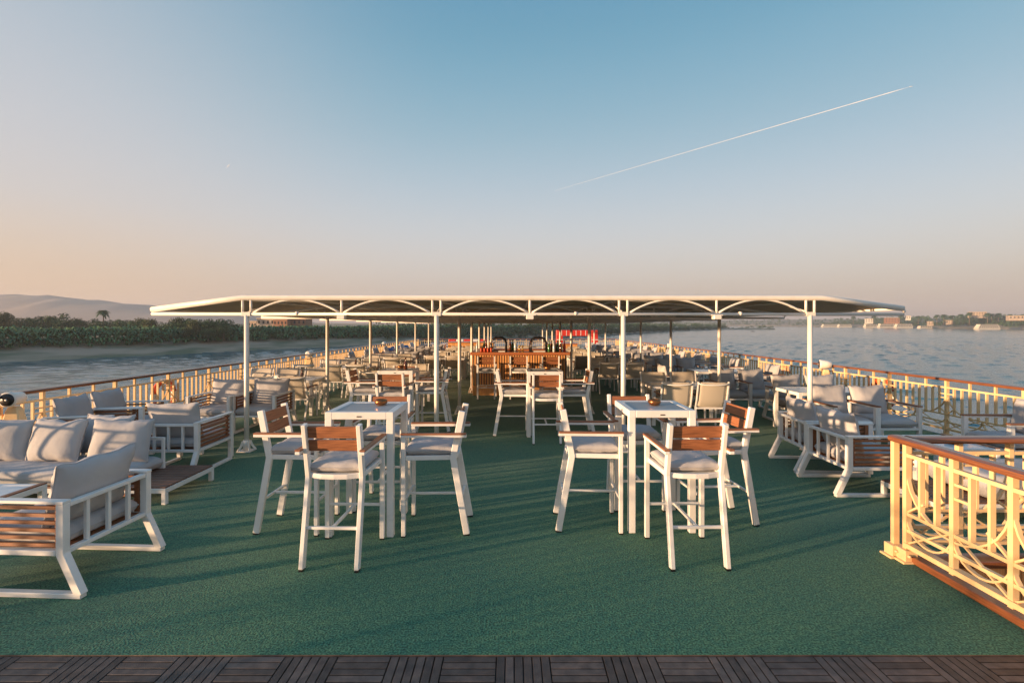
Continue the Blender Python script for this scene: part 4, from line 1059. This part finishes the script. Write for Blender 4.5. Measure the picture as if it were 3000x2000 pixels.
# bridge
x0, y0 = at(2180, 2500); x1, y1 = at(2420, 2500)
e = empty('bridge', (x0, y0, wz(y0)), label='faint far bridge across the river on the horizon', cat='bridge')
m = MB(); m.b2((-60, -5, 14), (x1 - x0, 5, 17)); m.build('deck', M['plaster'], e)
for k in range(6): m = MB(); m.b2((20 + k * 75 - 3, -3, -5), (20 + k * 75 + 3, 3, 14)); m.build('pier', M['plaster'], e)
# boats
def boat(px, d, L, h, label, decks=2, rotd=0):
    x, y = at(px, d); e = empty('moored_boat', (x, y, wz(y)), R(rotd), label=label, cat='boat')
    m = MB(); vs = []
    for z, k in ((-.5, .92), (h * .28, 1.0)): vs += [(-L / 2 * k, -4, z), (L / 2 * .86 * k, -4, z), (L / 2 * k, 0, z), (L / 2 * .86 * k, 4, z), (-L / 2 * k, 4, z)]
    m.add(vs, [(4, 3, 2, 1, 0), (5, 6, 7, 8, 9)] + [(i, (i + 1) % 5, 5 + (i + 1) % 5, 5 + i) for i in range(5)]); m.build('hull', M['boatwhite'], e)
    dh = h * .68 / decks
    for k in range(decks):
        z = h * .28 + k * dh; f = .92 - .07 * k
        m = MB(); m.b2((-L / 2 * f, -3.6 + .2 * k, z + .01), (L / 2 * f * .86, 3.6 - .2 * k, z + dh * .86)); m.build('cabin', M['boatwhite'], e)
        m = MB(); m.b2((-L / 2 * (f + .02), -3.9 + .2 * k, z + dh * .865), (L / 2 * (f + .02) * .86, 3.9 - .2 * k, z + dh)); m.build('deck_roof', M['boatwhite'], e)
        nw = max(4, int(L / 4))
        for q in range(nw):
            xx = -L / 2 * f * .94 + q * (L * f * .87) / nw; m = MB(); m.b2((xx, -3.66 + .2 * k, z + dh * .22), (xx + L * f * .87 / nw * .65, -3.5 + .2 * k, z + dh * .76)); m.build('window', M['boatdark'], e)
    return e
boat(2894, 745, 38, 8.5, 'big white cruise boat moored alone on the right bank', 3)
for px, d, L, h, lb in [(2432, 1230, 44, 8, 'leftmost moored boat in the row on the right bank'), (2475, 1200, 36, 8, 'second moored boat from the left on the right bank'), (2551, 1090, 30, 9, 'middle moored boat of the row below the white house'),
                     (2597, 1040, 36, 9.5, 'moored boat right of the middle one, below the orange house'), (2648, 990, 38, 9, 'rightmost moored boat of the row on the right bank'), (2710, 930, 26, 5, 'low boat moored right of the row')]:
    boat(px, d, L, h, lb, 2)
x, y = at(2205, 560); 
e = empty('rowing_boat', (x, y, wz(y)), label='tiny dark rowing boat on the open river', cat='boat'); m = MB(); m.add([(-3, 0, .5), (-2, -.7, .3), (2, -.7, .3), (3, 0, .5), (2, .7, .3), (-2, .7, .3), (-2, 0, -.3), (2, 0, -.3)], [(0, 1, 6), (1, 2, 7, 6), (2, 3, 7), (3, 4, 7), (4, 5, 6, 7), (5, 0, 6)]); m.build('hull', M['dark'], e)
m = MB(); m.tube([(0, 0, .2), (0, 0, 1.3)], .2, 6, taper=[.3, .15]); m.build('load', M['darkgrey'], e)

# ---------------------------------------------------------------- contrails
def sky_at(px, py, d): return V(((px - 1500) / FPX * d, d, CAMZ - (py - HZ) / FPX * d))
D = 9000
a, b = sky_at(1625, 559, D * 1.25), sky_at(2668, 254, D)
m = MB(); N = 40; pts = [a.lerp(b, i / N) for i in range(N + 1)]
m.tube([tuple(p) for p in pts], 5, 6, taper=[(1.0 + 5.6 * (i / N) ** .8) * (1 + .3 * noise.noise(V((i * .9, 0, 0)))) for i in range(N - 1)] + [4, 1])
tag(m.build('contrail', M['contrail']), 'long thin white contrail rising to the right across the sky', 'contrail')
pl = empty('airliner', tuple(b), math.atan2(b.y - a.y, b.x - a.x) - math.pi / 2, label='tiny airliner at the head of the long contrail', cat='airplane')
m = MB(); m.tube([(0, -25, 0), (0, -5, 0), (0, 25, 0), (0, 32, 0)], 3, 8, taper=[1, 3, 3, .6]); m.build('fuselage', M['offwhite'], pl)
m = MB(); m.add([(-30, -8, 1), (0, 8, 0), (30, -8, 1), (0, -2, 0), (-30, -12, 1), (30, -12, 1)], [(0, 4, 3, 1), (1, 3, 5, 2)]); m.build('wing', M['offwhite'], pl)
a, b = sky_at(664, 492, D), sky_at(674, 481, D)
m = MB(); m.tube([tuple(a), tuple(a.lerp(b, .5)), tuple(b)], 5, 6, taper=[2, 7, 2]); tag(m.build('contrail', M['contrail']), 'very short faint contrail in the left part of the sky', 'contrail')

# ---------------------------------------------------------------- evening haze over the river
hb = MB(); hb.b2((-3400, -350, -11), (3400, 3500, 150)); ho = hb.build('haze', None); tag(ho, 'pale evening haze lying over the whole river valley', 'haze', kind='stuff')
hm_ = bpy.data.materials.new('evening_haze'); hm_.use_nodes = True; n_ = hm_.node_tree.nodes; n_.clear()
vo = n_.new('ShaderNodeVolumePrincipled'); vo.inputs['Color'].default_value = (.80, .84, .93, 1); vo.inputs['Density'].default_value = .00024; vo.inputs['Anisotropy'].default_value = .1
oo = n_.new('ShaderNodeOutputMaterial'); hm_.node_tree.links.new(vo.outputs[0], oo.inputs['Volume']); ho.data.materials.append(hm_)
